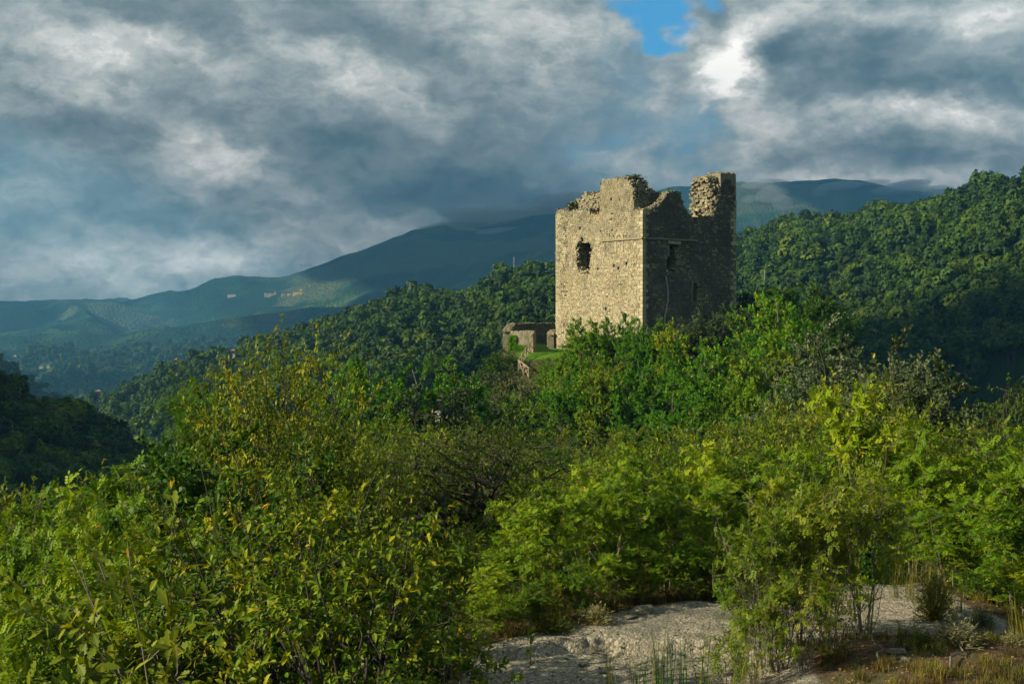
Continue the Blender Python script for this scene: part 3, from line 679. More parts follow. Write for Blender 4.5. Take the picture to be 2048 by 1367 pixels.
# quoins: the larger corner blocks, one by one
qmeshes = []
for k in range(4):
    q = Stones(); q.add(np.zeros(3), (.5, .5, .5), np.eye(3), [.55, .7, .4, .85][k], 0.1); qmeshes.append(q.mesh('quoin', .07))
def quoins(origin, ea, eb, na_, nb_, z0, ztop, shift=0.0):
    z = z0; k = 0
    while z < ztop:
        h = rs.uniform(.30, .44); la, lb = (rs.uniform(.62, .9), rs.uniform(.36, .46)) if k % 2 == 0 else (rs.uniform(.36, .46), rs.uniform(.62, .9))
        if z + h > ztop: break
        c = origin + ea * la / 2 + eb * lb / 2 + na_ * .035 + nb_ * .035 + Zup * (z + h / 2)
        o = link('quoin', qmeshes[rs.integers(4)], tower, c - torg, (0, 0, math.atan2(ea[1], ea[0]) + rs.uniform(-.01, .01)), (la, lb, h - .02))
        z += h + .01; k += 1
quoins(O0, E1, E2, N_L, N_R, ZB + 2, fL(1285, 420)[1])
quoins(O0 + E2 * L_end, -E2, E1, E2, N_L, ZB + 2, fL(1112, 424)[1])
quoins(O0 + E1 * R_end, -E1, E2, E1, N_R, ZB + 2, fR(1470, 395)[1])
# string course, block by block
sc_me = Stones(); sc_me.add(np.zeros(3), (.5, .5, .5), np.eye(3), .45, .3); sc_me = sc_me.mesh('string_course_stone', .05)
zc = fL(1250, 478.6)[1]
s = -.10
sL1 = fL(1205, 480)[0]; sR1 = fR(1388, 477)[0]
while s < sL1:
    w = rs.uniform(.5, .8); c = O0 + E2 * (s + w / 2) + N_L * .05 + Zup * zc
    link('string_course_stone', sc_me, tower, c - torg, (0, 0, math.atan2(E2[1], E2[0])), (w - .015, .26, .15)); s += w
s = .1
while s < sR1:
    w = rs.uniform(.5, .8); c = O0 + E1 * (s + w / 2) + N_R * .05 + Zup * zc
    link('string_course_stone', sc_me, tower, c - torg, (0, 0, TH), (w - .015, .26, .15)); s += w
# lintel over the tall slit, blocked niche arch, mortar-filled crack
lt = MB(); a = fR(1334.5, 489)[0]; b2 = fR(1359, 489)[0]; z_l = fR(1347, 488.5)[1]
c0 = O0 + E1 * ((a + b2) / 2) + N_R * .05 + Zup * (z_l + .16)
link('lintel', qmeshes[1], tower, c0 - torg, (0, 0, TH), (b2 - a, .34, .30), label='long pale lintel over the tall slit')
ns_, nz_ = fL(*C1(862, 580)); w_ = .52
nic = Stones()
for k in range(9):
    an = math.pi * k / 8; cc = O0 + E2 * (ns_ + w_ * math.cos(an)) + N_L * -.035 + Zup * (nz_ + 1.35 + w_ * math.sin(an))
    rr = frame(E2, N_L); ca_, sa_ = math.cos(an), math.sin(an); rr2 = np.stack([E2 * ca_ + Zup * sa_, N_L, -E2 * sa_ + Zup * ca_]); nic.add(cc, (.12, .1, .13), rr2, .75, 0.)
for k in range(5):
    for sg in (-1, 1): nic.add(O0 + E2 * (ns_ + sg * w_) + N_L * -.035 + Zup * (nz_ + .15 + .26 * k), (.13, .1, .12), frame(E2, N_L), .7, 0.)
tpart('niche_surround', nic.mesh('niche_surround'), kind='stuff', label='blocked round arched niche')
ck = MB(); cpts = [(1331, 552), (1333, 565), (1335, 578), (1335.5, 600), (1333, 615), (1330, 627), (1328.5, 640), (1330, 652), (1333, 662), (1335.5, 675), (1337, 684)]
pp = []
for i, (x, y) in enumerate(cpts):
    s_, z_ = fR(x, y); pp.append(O0 + E1 * s_ + N_R * .035 + Zup * z_)
pp2 = []
for i in range(len(pp) - 1):
    for u in np.linspace(0, 1, 5)[:-1]: pp2.append(pp[i] * (1 - u) + pp[i + 1] * u + E1 * rs.normal(0, .02))
ck.tube(pp2, rs.uniform(.06, .10, len(pp2)), 6)
tpart('filled_crack', ck.mesh('filled_crack', M_fill), label='pale mortar seam snaking down the shaded face')

# ------------------------------------------------------------------ low ruined wall left of the tower
rw = bpy.data.objects.new('ruined_wall', None); COL.objects.link(rw)
a3 = P(1021, 700, 148); b3 = P(1065, 700, 146.5); c3 = P(1116, 700, 163); d3 = P(1031, 700, 160)
rw.location = (a3[0], a3[1], -3.6); rw['label'] = 'low ruined enclosure wall with a crumbling corner left of the tower'; rw['category'] = 'wall'
ro = np.array(rw.location); wst = Stones(); wco = MB(); wtop = Stones()
def low_wall(p, q, ztops, z0, th, side, shade_grey):
    p = np.array([p[0], p[1], 0.]); q = np.array([q[0], q[1], 0.]); L = np.linalg.norm(q - p); e = (q - p) / L
    nout = np.array([e[1], -e[0], 0.]) * side
    pg = np.array([(0, z0)] + [(u * L, z) for u, z in ztops] + [(L, z0)])
    lay_face(wst, e, nout, p, pg, [], 0, L, z0, max(z for _, z in ztops) + .1, shade_grey, .17, lens=(.2, .5))
    lay_face(wst, e, -nout, p - nout * th, pg, [], 0, L, z0, max(z for _, z in ztops) + .1, shade_grey, .17, lens=(.2, .5))
    core_wall(wco, wtop, e, -nout, p, pg, [], 0, L, z0, max(z for _, z in ztops) + .2, th - .12, shade_grey, .25, (.16, .36), skin=.0)
    for k in range(int(L / .35)):
        u = (k + .5) * .35 / L; z = np.interp(u, [w[0] for w in ztops], [w[1] for w in ztops])
        wtop.add(p + e * u * L - nout * th / 2 + Zup * (z + .05), (rs.uniform(.16, .26), th / 2 + .06, rs.uniform(.05, .09)), frame(e, nout, .06), .6, shade_grey)
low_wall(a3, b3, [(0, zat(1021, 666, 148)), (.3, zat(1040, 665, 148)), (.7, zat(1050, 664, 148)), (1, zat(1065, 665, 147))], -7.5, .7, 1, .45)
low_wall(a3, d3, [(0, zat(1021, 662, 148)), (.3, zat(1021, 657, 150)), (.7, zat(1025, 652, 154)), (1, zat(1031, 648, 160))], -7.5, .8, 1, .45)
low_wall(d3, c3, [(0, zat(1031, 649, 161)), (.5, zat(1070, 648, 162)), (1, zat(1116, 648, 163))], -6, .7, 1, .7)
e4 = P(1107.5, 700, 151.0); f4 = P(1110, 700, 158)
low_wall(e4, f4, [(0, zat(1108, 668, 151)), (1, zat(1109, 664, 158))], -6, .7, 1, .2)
for nm, st_, kw in (('facing_stones', wst, 'stuff'), ('coping_rubble', wtop, 'stuff')):
    me = st_.mesh(nm); me.transform(Matrix.Translation(-rw.location)); link(nm, me, rw, kind=kw)
me = wco.mesh('wall_core', M_mortar); me.transform(Matrix.Translation(-rw.location)); link('wall_core', me, rw)
# masonry footing showing through the bushes under the tower's left corner
ft = bpy.data.objects.new('footing_wall', None); COL.objects.link(ft)
g4 = P(1100, 750, 141); h4 = P(1135, 750, 137); ft.location = (g4[0], g4[1], -8.)
ft['label'] = 'rough stone footing half hidden by bushes below the sunlit face'; ft['category'] = 'wall'
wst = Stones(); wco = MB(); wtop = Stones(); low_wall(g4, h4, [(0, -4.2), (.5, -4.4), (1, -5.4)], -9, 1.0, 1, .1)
me = wst.mesh('facing_stones'); me.transform(Matrix.Translation(-ft.location)); link('facing_stones', me, ft, kind='stuff')
me = wco.mesh('wall_core', M_mortar); me.transform(Matrix.Translation(-ft.location)); link('wall_core', me, ft)

# ------------------------------------------------------------------ rustic timber fences
def fence(name, pts, label, hgt=1.05, post_r=.05, brace=True, step=1.25):
    """pts: world plan points along the fence"""
    root = bpy.data.objects.new(name, None); COL.objects.link(root)
    pts = [np.array([p[0], p[1], gz(p[0], p[1]) if len(p) < 3 else p[2]]) for p in pts]
    root.location = pts[0]; root['label'] = label; root['category'] = 'fence'; o0 = pts[0]
    tops = []
    for i in range(len(pts) - 1):
        a, b_ = pts[i], pts[i + 1]; n = max(1, int(round(np.linalg.norm((b_ - a)[:2]) / step)))
        for k in range(n + (1 if i == len(pts) - 2 else 0)):
            p = a + (b_ - a) * (k / n); 
            if len(tops) == 0 or np.linalg.norm(p - tops[-1][0]) > .2: tops.append((p, p + Zup * hgt * rs.uniform(.96, 1.04)))
    for p, t in tops:
        mb = MB(); mb.tube([p - Zup * max(.3, p[2] + .3 - gz(p[0], p[1])) - o0, t + Zup * .08 - o0], [post_r * 1.1, post_r], 7, rs.random()); link('post', mb.mesh('post', M_wood), root)
    for i in range(len(tops) - 1):
        (p, t), (p2, t2) = tops[i], tops[i + 1]
        mb = MB(); mb.tube([t - o0, (t + t2) / 2 - Zup * .02 - o0, t2 - o0], post_r * .9, 7, rs.random()); link('rail', mb.mesh('rail', M_wood), root)
        if brace:
            mb = MB(); mb.tube([p + Zup * .1 - o0, t2 - Zup * .08 - o0], post_r * .75, 6, rs.random()); link('cross_brace', mb.mesh('cross_brace', M_wood), root)
            mb = MB(); mb.tube([t - Zup * .08 - o0 + N_R * .07, p2 + Zup * .1 - o0 + N_R * .07], post_r * .75, 6, rs.random()); link('cross_brace', mb.mesh('cross_brace', M_wood), root)
    return root
fence('timber_fence', [P(1066, 698, 146.2), P(1052, 719, 143.5), P(1037, 743, 140.5), P(1057, 758, 138.5)], 'rustic timber fence with crossed braces climbing beside the path to the tower', 1.15, .06)
def fz(px, py, d, top=True):
    p = P(px, py, d); return p
f2 = fence('timber_fence', [P(905, 822, 112), P(932, 806, 114), P(952, 797, 116)], 'broken rustic timber fence end among the bushes below the ruined wall', 1.0, .055, True, 1.4)
# ------------------------------------------------------------------ leaves
def tri(Fq):
    out = []
    for f in Fq: out += [(f[0], f[i], f[i + 1]) for i in range(1, len(f) - 1)]
    return np.array(out)
OVAL = (np.array([[0, 0, 0], [.35, 0, -.02], [.7, 0, -.06], [1, 0, -.18], [.3, .23, .05], [.68, .19, .0], [.3, -.23, .05], [.68, -.19, .0]]), tri([(0, 1, 4), (1, 2, 5, 4), (2, 3, 5), (0, 6, 1), (1, 6, 7, 2), (2, 7, 3)]))
DIA = (np.array([[0, 0, 0], [.45, .27, .05], [1, 0, -.1], [.45, -.27, .05]]), tri([(0, 2, 1), (0, 3, 2)]))
NARROW = (np.array([[0, 0, 0], [.4, .13, .03], [1, 0, -.12], [.4, -.13, .03]]), tri([(0, 2, 1), (0, 3, 2)]))
_ob = [(0, 0), (.12, .05), (.2, .17), (.3, .10), (.42, .27), (.52, .16), (.66, .28), (.76, .14), (.88, .16), (1, 0)]
_ov = [(x, y, .12 * abs(y)) for x, y in _ob] + [(x, -y, .12 * abs(y)) for x, y in _ob[1:-1]]
OAK = (np.array(_ov), np.array([(0, i + 1, i) for i in range(1, 9)] + [(0, 9 + i, 10 + i) for i in range(1, 8)] + [(0, 17, 9)]))
def _pinn(n=7):
    V = []; Fc = []; k = 0
    for i in range(n):
        j = i // 2; sd = 1 if i % 2 else -1
        x0_ = .25 + .22 * j; 
        if i == n - 1: dirv = np.array([1, 0, -.25]); 
        else: dirv = np.array([.55, .8 * sd, -.22])
        dirv = dirv / np.linalg.norm(dirv); perp = np.cross([0, 0, 1], dirv); p = np.array([x0_, 0, -.05 * j]); L = .42
        V += [p, p + dirv * L * .45 + perp * L * .27 + [0, 0, .02], p + dirv * L, p + dirv * L * .45 - perp * L * .27 + [0, 0, .02]]
        Fc += [(k, k + 2, k + 1), (k, k + 3, k + 2)]; k += 4
    V += [np.array([0, .012, 0]), np.array([0, -.012, 0]), np.array([.9, 0, -.14])]; Fc.append((k, k + 1, k + 2))
    return np.array(V), np.array(Fc)
PINN = _pinn()
def _clump(n, seed, nar=False):
    """a spray of n leaves round a twig end"""
    r = np.random.default_rng(seed); V = []; Fc = []; k = 0
    for i in range(n):
        d = r.normal(0, 1, 3); d[2] = abs(d[2]) * .5; d[0] += .4; d /= np.linalg.norm(d)
        nrm = np.array([r.normal(0, .45), r.normal(0, .45), 1.]); sd = np.cross(nrm, d); sd /= np.linalg.norm(sd) + 1e-6; L = r.uniform(.5, .9); w = L * (.15 if nar else .27); p = r.normal(0, .12, 3)
        V += [p, p + d * L * .5 + sd * w, p + d * L, p + d * L * .5 - sd * w]; Fc += [(k, k + 2, k + 1), (k, k + 3, k + 2)]; k += 4
    return np.array(V), np.array(Fc)
CL5 = _clump(5, 3); CL4 = _clump(4, 5)
def _needles(n, seed):
    r = np.random.default_rng(seed); V = []; Fc = []; k = 0
    for i in range(n):
        d = r.normal(0, .55, 3); d[0] += 1.; d /= np.linalg.norm(d); sd = np.cross(d, r.normal(0, 1, 3)); sd /= np.linalg.norm(sd); p = np.array([-.5 + .6 * r.random(), 0, 0])
        V += [p - sd * .02, p + sd * .02, p + d * .85]; Fc.append((k, k + 1, k + 2)); k += 3
    return np.array(V), np.array(Fc)
NEED = _needles(16, 2)
def scatter(tmpl, pos, dirs, nrm, size, tone_, m=0):
    V0, F0 = tmpl; n = len(pos)
    X_ = dirs / (np.linalg.norm(dirs, axis=1)[:, None] + 1e-9)
    Y_ = np.cross(nrm, X_); Y_ /= np.linalg.norm(Y_, axis=1)[:, None] + 1e-9; Z_ = np.cross(X_, Y_)
    V = pos[:, None] + size[:, None, None] * (V0[None, :, 0:1] * X_[:, None] + V0[None, :, 1:2] * Y_[:, None] + V0[None, :, 2:3] * Z_[:, None])
    Fc = F0[None] + (np.arange(n) * len(V0))[:, None, None]
    return V.reshape(-1, 3), Fc.reshape(-1, 3), np.repeat(tone_, len(V0))

def plant(seed, H, Rr, base=.25, nst=1, nsec=30, ntw=6, lpt=8, tmpl=DIA, ls=.08, twl=.5, droop=.25, lump=.35, trunk_r=.05, spread=.35, crook=.06, flat=.6, top=1.0, nmin=None, face_up=1.2, conic=0., secr=.35):
    """branch skeleton with leaves along its twigs. Returns (trunk MB, leaf arrays, tips)"""
    r = np.random.default_rng(seed); mb = MB()
    stems = []
    for i in range(nst):
        a = 2 * np.pi * (i + r.random()) / nst; off = np.array([math.cos(a), math.sin(a), 0]) * (.05 + .06 * Rr if nst > 1 else 0)
        end = np.array([math.cos(a), math.sin(a), 0]) * Rr * spread * r.uniform(.4, 1.1) * (1 if nst > 1 else .5) + Zup * H * top * r.uniform(.78, .95)
        n = 9; t = np.linspace(0, 1, n)[:, None]
        pl = off * (1 - t) + end * t ** 1.0; pl[:, :2] = off[:2] + (end - off)[:2] * (t ** 1.5)
        w = np.cumsum(r.normal(0, crook * H / n * 1.6, (n, 3)), 0); w[:, 2] *= .2; w -= w[0]; pl = pl + w
        rad = trunk_r * (1 - .85 * t[:, 0]) * (1 if nst == 1 else .7); rad[0] *= 1.35
        mb.tube(pl, rad, 6, r.random()); stems.append((pl, rad))
    allp = np.concatenate([s[0] for s in stems]); allr = np.concatenate([s[1] for s in stems])
    ph = r.uniform(0, 6.28, 8)
    cz = H * (base + 1) / 2; hz = H * (1 - base) / 2
    tw0 = []; twd = []; twl_ = []
    for i in range(nsec):
        d = r.normal(0, 1, 3); d /= np.linalg.norm(d)
        if d[2] < -.55: d[2] *= -.5
        q = math.atan2(d[1], d[0])
        lumpf = 1 + lump * (.5 * math.sin(2 * q + ph[0] + 2 * d[2]) + .4 * math.sin(3 * q + ph[1] - 3 * d[2]) + .4 * math.sin(5 * q + ph[2] + 4 * d[2]))
        rr = (.45 + .5 * r.random() ** .6) * max(.35, lumpf)
        e = np.array([d[0] * Rr * rr, d[1] * Rr * rr, cz + d[2] * hz * min(rr, .93)])
        if conic: f = 1 - conic * np.clip((e[2] / H - base) / (1 - base), 0, 1); e[:2] *= f
        hd = np.hypot(*(e[:2] - allp[:, :2]).T); want = e[2] - hd * flat; sc_ = np.abs(allp[:, 2] - want) + .35 * np.linalg.norm(allp - e, axis=1)
        k = int(np.argmin(sc_)); p0 = allp[k]; r0 = min(allr[k] * .6, trunk_r * secr)
        t = np.linspace(0, 1, 6)[:, None]; pl = p0 * (1 - t) + e * t; L = np.linalg.norm(e - p0)
        pl[:, 2] += np.sin(np.pi * t[:, 0]) * L * .10
        w = r.normal(0, .045 * L, (6, 3)); w[0] = 0; w[-1] = 0; pl += w
        mb.tube(pl, np.maximum(r0 * (1 - .8 * t[:, 0]), .003 + .001 * Rr), 4, r.random(), cap=False)
        bd = (e - p0) / (L + 1e-6)
        for j in range(ntw):
            u = .3 + .7 * (j + r.random()) / ntw; ii = min(int(u * 5), 4); p = pl[ii] * (1 - (u * 5 - ii)) + pl[ii + 1] * (u * 5 - ii)
            dd = bd * .8 + r.normal(0, .6, 3) + np.array([0, 0, .15]); dd /= np.linalg.norm(dd)
            tw0.append(p); twd.append(dd); twl_.append(twl * r.uniform(.5, 1.2))
    tw0 = np.array(tw0); twd = np.array(twd); twl_ = np.array(twl_)
    # twigs as thin three-sided tubes
    sg = np.array([0, .5, 1.]); nT = len(tw0); P3 = tw0[:, None] + twd[:, None] * (twl_[:, None] * sg[None])[:, :, None]; P3[:, :, 2] -= droop * (sg ** 2)[None] * twl_[:, None]
    side = np.cross(twd, [0.1, .2, 1.]); side /= np.linalg.norm(side, axis=1)[:, None]; up2 = np.cross(side, twd)
    rad = (.0018 + .0006 * Rr) * np.array([1.3, 1., .5]); th = np.array([0, 2.09, 4.19])
    Vt = P3[:, :, None] + rad[None, :, None, None] * (np.cos(th)[None, None, :, None] * side[:, None, None] + np.sin(th)[None, None, :, None] * up2[:, None, None])
    fq = [(i * 3 + j, i * 3 + (j + 1) % 3, (i + 1) * 3 + (j + 1) % 3, (i + 1) * 3 + j) for i in range(2) for j in range(3)]
    mb.add(Vt.reshape(-1, 3), (np.array(fq)[None] + (np.arange(nT) * 9)[:, None, None]).reshape(-1, 4), .5)
    # leaves
    u = np.clip((np.arange(lpt)[None] + r.uniform(.1, .9, (nT, lpt))) / lpt, 0, 1) * .95 + .08
    Lp = tw0[:, None] + twd[:, None] * (twl_[:, None] * u)[:, :, None]; Lp[:, :, 2] -= droop * u ** 2 * twl_[:, None]
    Lp = Lp.reshape(-1, 3); n = len(Lp); dirs = np.repeat(twd, lpt, 0) * .7 + r.normal(0, .75, (n, 3)); dirs[:, 2] -= droop * .8
    out = Lp - np.array([0, 0, cz]); out /= np.linalg.norm(out, axis=1)[:, None] + 1e-6
    nrm = np.array([0, 0, face_up]) + out * .55 + r.normal(0, .45, (n, 3))
    # twig-to-twig tone: young tops paler, clusters share a hue
    tt = np.repeat(np.clip(r.normal(.40, .17, nT), 0, 1), lpt) + r.normal(0, .10, n)
    tt = np.where(r.random(n) < .025, .97, np.clip(tt, 0, .9))
    sz = ls * r.uniform(.65, 1.25, n)
    return mb, (Lp, dirs, nrm, sz, tt), tmpl
def build_plant(name, pl, bark, leafm, reserve=0):
    """unique meshes: trunk + crown; 'reserve' leaves nearest the viewer stay single objects"""
    mb, (Lp, dirs, nrm, sz, tt), tmpl = pl
    sel = np.zeros(len(Lp), bool)
    if reserve:
        sc_ = -Lp[:, 1] * 1.0 + Lp[:, 2] * .35 + np.random.default_rng(1).normal(0, .25, len(Lp)); sel[np.argsort(-sc_)[:reserve]] = True
    V, Fc, t = scatter(tmpl, Lp[~sel], dirs[~sel], nrm[~sel], sz[~sel], tt[~sel])
    crown = mesh_np('crown', V, Fc, leafm, {'tone': ('POINT', t)}); trunk = mb.mesh('trunk', bark)
    return dict(name=name, trunk=trunk, crown=crown, single=(Lp[sel], dirs[sel], nrm[sel], sz[sel], tt[sel]) if reserve else None, tmpl=tmpl, leafm=leafm, tris=len(Fc), H=float(np.percentile(Lp[:, 2], 98.3)), R=float(np.percentile(np.hypot(Lp[:, 0], Lp[:, 1]), 92)))
SP = {}
def species(key, name, bark, leafm, n, reserve=0, **kw):
    SP[key] = [build_plant(name, plant(seed=hash_(key) + 17 * i, **kw), bark, leafm, reserve) for i in range(n)]
def hash_(k): return sum(ord(c) * (i + 3) for i, c in enumerate(k))
species('ash', 'ash_sapling', M_bark_pale, L_ash, 3, H=3.2, Rr=1.05, base=.22, nst=2, nsec=40, ntw=6, lpt=5, tmpl=PINN, ls=.165, twl=.34, trunk_r=.028, spread=.45, lump=.5, droop=.3, flat=1.0)
species('cherry', 'cherry_bush', M_bark_dark, L_big, 2, H=3.0, Rr=1.7, base=.12, nst=5, nsec=56, ntw=6, lpt=13, tmpl=OVAL, ls=.085, twl=.55, trunk_r=.04, spread=.7, lump=.35, droop=.3, flat=.9)
species('oak', 'oak_tree', M_bark_dark, L_oak, 2, H=4.6, Rr=2.7, base=.22, nst=1, nsec=70, ntw=7, lpt=12, tmpl=OVAL, ls=.08, twl=.6, trunk_r=.17, spread=.3, lump=.45, crook=.35, flat=.35, secr=.42, top=.85)
species('oakbush', 'oak_bush', M_bark_pale, L_oak, 1, H=2.2, Rr=1.4, base=.08, nst=5, nsec=34, ntw=6, lpt=7, tmpl=OAK, ls=.12, twl=.42, trunk_r=.03, spread=.7, lump=.3)
species('sparse', 'multi_stemmed_sapling', M_bark_pale, L_wil, 2, H=3.0, Rr=1.1, base=.12, nst=7, nsec=46, ntw=5, lpt=4, tmpl=PINN, ls=.17, twl=.34, trunk_r=.022, spread=.8, lump=.5, droop=.3, flat=1.3)
species('willow', 'narrow_leaved_tree', M_bark_dark, L_wil, 2, H=5.4, Rr=1.7, base=.05, nst=4, nsec=110, ntw=7, lpt=14, tmpl=OVAL, ls=.078, twl=.6, trunk_r=.06, spread=.55, lump=.55, flat=1.1)
species('maple', 'maple_tree', M_bark_pale, L_maple, 3, H=7.0, Rr=2.7, base=.10, nst=2, nsec=130, ntw=8, lpt=7, tmpl=CL5, ls=.17, twl=.62, trunk_r=.11, spread=.4, lump=.42, flat=1.0, droop=.3)
species('yellow', 'yellowing_maple', M_bark_pale, L_yel, 1, H=5.0, Rr=1.8, base=.12, nst=2, nsec=90, ntw=7, lpt=7, tmpl=CL5, ls=.15, twl=.5, trunk_r=.07, spread=.4, lump=.6, flat=1.2, droop=.3)
species('holm', 'holm_oak', M_bark_dark, L_holm, 2, H=6.0, Rr=3.0, base=.06, nst=3, nsec=150, ntw=8, lpt=9, tmpl=CL4, ls=.14, twl=.5, trunk_r=.12, spread=.5, lump=.3, flat=.9, droop=-.1)
species('dark', 'dark_green_bush', M_bark_dark, L_dark, 2, H=3.6, Rr=2.0, base=.05, nst=4, nsec=90, ntw=8, lpt=8, tmpl=CL4, ls=.12, twl=.5, trunk_r=.05, spread=.6, lump=.35, flat=.9, droop=.1)
species('pine', 'young_pine', M_bark_dark, L_pine, 1, H=4.5, Rr=1.5, base=.12, nst=1, nsec=70, ntw=6, lpt=6, tmpl=NEED, ls=.19, twl=.34, trunk_r=.07, spread=.1, lump=.3, flat=.45, droop=-.5, conic=.7, crook=.03, face_up=.3)
species('light', 'light_green_bush', M_bark_dark, L_yel, 2, H=2.6, Rr=1.5, base=.08, nst=5, nsec=46, ntw=6, lpt=12, tmpl=DIA, ls=.078, twl=.45, trunk_r=.025, spread=.7, lump=.5, flat=1.2)
species('scrub', 'grey_green_scrub', M_bark_dark, L_oak, 2, H=3.4, Rr=2.0, base=.04, nst=5, nsec=80, ntw=8, lpt=13, tmpl=DIA, ls=.085, twl=.5, trunk_r=.035, spread=.7, lump=.5, flat=1.2, droop=.1)
species('shade', 'shaded_tree', M_bark_dark, L_dark, 1, H=6.0, Rr=2.6, base=.08, nst=2, nsec=130, ntw=8, lpt=8, tmpl=CL5, ls=.15, twl=.6, trunk_r=.12, spread=.45, lump=.5, flat=.8, droop=.1)
species('broom', 'tall_broom', M_bark_dark, L_ash, 1, H=2.4, Rr=1.0, base=.2, nst=9, nsec=60, ntw=7, lpt=6, tmpl=NARROW, ls=.05, twl=.6, trunk_r=.018, spread=.9, lump=.5, flat=2.2, droop=-.5)
# far crowns
def far_crown(seed, conifer=False, nc=420, sz=.135, core=True, ml=None, asp=1.0):
    r = np.random.default_rng(seed); d = r.normal(0, 1, (nc, 3)); d /= np.linalg.norm(d, axis=1)[:, None]; d[:, 2] = np.where(d[:, 2] < -.35, -d[:, 2], d[:, 2])
    k = r.normal(0, 1, (7, 3)); k /= np.linalg.norm(k, axis=1)[:, None]; k[:, 2] = np.abs(k[:, 2]) * .8
    lob = np.max(np.exp(-6 * (1 - d @ k.T)), axis=1)
    rad = (.24 + .30 * lob + r.normal(0, .045, nc)) * (1 + .16 * np.sin(3 * np.arctan2(d[:, 1], d[:, 0]) + seed))
    if conifer:
        h = r.random(nc) ** .8; a = r.uniform(0, 6.28, nc); rr = .30 * (1 - h) * (.75 + .35 * r.random(nc)) * (.8 + .35 * np.sin(h * 34))
        pos = np.stack([np.cos(a) * rr, np.sin(a) * rr, .12 + h * 1.25], 1); out = np.stack([np.cos(a), np.sin(a), 0 * a + .4], 1)
    else:
        pos = d * rad[:, None] * np.array([1 / asp ** .5, 1 / asp ** .5, .85 * asp]) + [0, 0, .58 * asp]; out = d
    nrm = out + r.normal(0, .45, (nc, 3)); dirs = np.cross(nrm, r.normal(0, 1, (nc, 3)))
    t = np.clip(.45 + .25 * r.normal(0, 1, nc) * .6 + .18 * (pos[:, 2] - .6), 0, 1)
    hexv = np.array([[math.cos(a) * (1 if i % 2 else .62), math.sin(a) * (1 if i % 2 else .62), .0] for i, a in enumerate(np.linspace(0, 6.283, 8, endpoint=False))])
    V, Fc, tt = scatter((hexv, tri([tuple(range(8))])), pos, dirs, nrm, sz * (.55 if conifer else 1) * r.uniform(.45, .95, nc), t)
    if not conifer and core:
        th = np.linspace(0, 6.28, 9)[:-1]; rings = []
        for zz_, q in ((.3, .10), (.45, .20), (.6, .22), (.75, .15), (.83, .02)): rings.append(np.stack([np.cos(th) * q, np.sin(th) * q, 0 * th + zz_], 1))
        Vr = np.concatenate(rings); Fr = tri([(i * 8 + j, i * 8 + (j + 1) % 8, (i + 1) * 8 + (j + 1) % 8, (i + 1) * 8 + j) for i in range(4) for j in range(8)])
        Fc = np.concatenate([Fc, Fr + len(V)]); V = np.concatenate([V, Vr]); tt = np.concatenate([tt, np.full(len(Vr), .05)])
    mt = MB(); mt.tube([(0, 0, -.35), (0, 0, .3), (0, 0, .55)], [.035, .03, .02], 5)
    tk = mt.mesh('trunk', M_bark_dark)
    return mesh_np('crown', V, Fc, ml or L_hill, {'tone': ('POINT', tt)}), tk
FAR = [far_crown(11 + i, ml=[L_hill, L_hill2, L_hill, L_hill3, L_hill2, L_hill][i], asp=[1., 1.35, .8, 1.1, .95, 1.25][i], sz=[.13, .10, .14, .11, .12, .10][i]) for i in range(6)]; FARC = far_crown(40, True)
FARN = [far_crown(60 + i, nc=1500, sz=.075, ml=[L_hill, L_hill2, L_hill3][i]) for i in range(3)]       # the nearer left hill shows more leaf

# ------------------------------------------------------------------ hillside woods
rh = np.random.default_rng(5)
pts = []
HOUSE_SITES = [(66, 738, 2600, 7600), (75, 740, 2600, 7600), (82, 734, 2600, 7600), (97, 733, 2600, 7600), (90, 745, 2600, 7600), (98, 742, 2600, 7600), (30, 711, 2600, 7600), (190, 779, 2600, 7600), (163, 756, 2600, 7600), (170, 756, 2600, 7600), (196, 791, 700, 2300), (466, 709, 700, 2300), (352, 727, 700, 2300)]
def wood(azr, dr, spacing, hsz, tag_):
    a0, a1 = azr; d0, d1 = dr; area = (a1 - a0) * (d1 ** 2 - d0 ** 2) / 2; n = int(area / spacing ** 2)
    a = rh.uniform(a0, a1, n); d = np.sqrt(rh.uniform(d0 ** 2, d1 ** 2, n)); x = d * np.sin(a); y = d * np.cos(a); z = ground_z(x, y)
    h = hsz * np.clip(rh.lognormal(-.04, .32, n), .45, 1.3 if tag_ == 0 else 1.65); h = h * (1 + .25 * fbm(x / 60, y / 60, 91))
    gap = fbm(x / 45, y / 45, 77) < -.42
    keep = ~hidden_by_land(x, y, z + h * 1.1, 10) & ~gap
    for q in zip(x[keep], y[keep], z[keep], h[keep]): pts.append(q + (tag_,))
azp = lambda px: math.atan((px - 1024) / F)
wood((azp(-160), azp(520)), (215, 520), 4.6, 7.0, 0)
wood((azp(-160), azp(1180)), (520, 1450), 6.3, 8.0, 1)
wood((azp(1130), azp(2230)), (190, 1500), 5.9, 8.6, 2)
wood((azp(480), azp(1180)), (215, 520), 7.5, 9, 1)
wood((azp(-160), azp(620)), (1450, 2500), 12.5, 13, 3)
wood((azp(-160), azp(2200)), (2500, 4200), 19, 17, 4)
wood((azp(1100), azp(2200)), (1500, 2500), 14, 14, 4)
PT = np.array(pts)
for (hpx, hpy, hd0, hd1) in HOUSE_SITES:
    hp_ = at_pixel(hpx, hpy + 1.5, hd0, hd1); u_ = hp_[:2] / np.linalg.norm(hp_[:2]); rel = PT[:, :2] - hp_[:2]; al = rel @ u_; ac = np.abs(rel @ np.array([-u_[1], u_[0]]))
    PT = PT[~((al > -260) & (al < 60) & (ac < 9 / F * hp_[1]))]
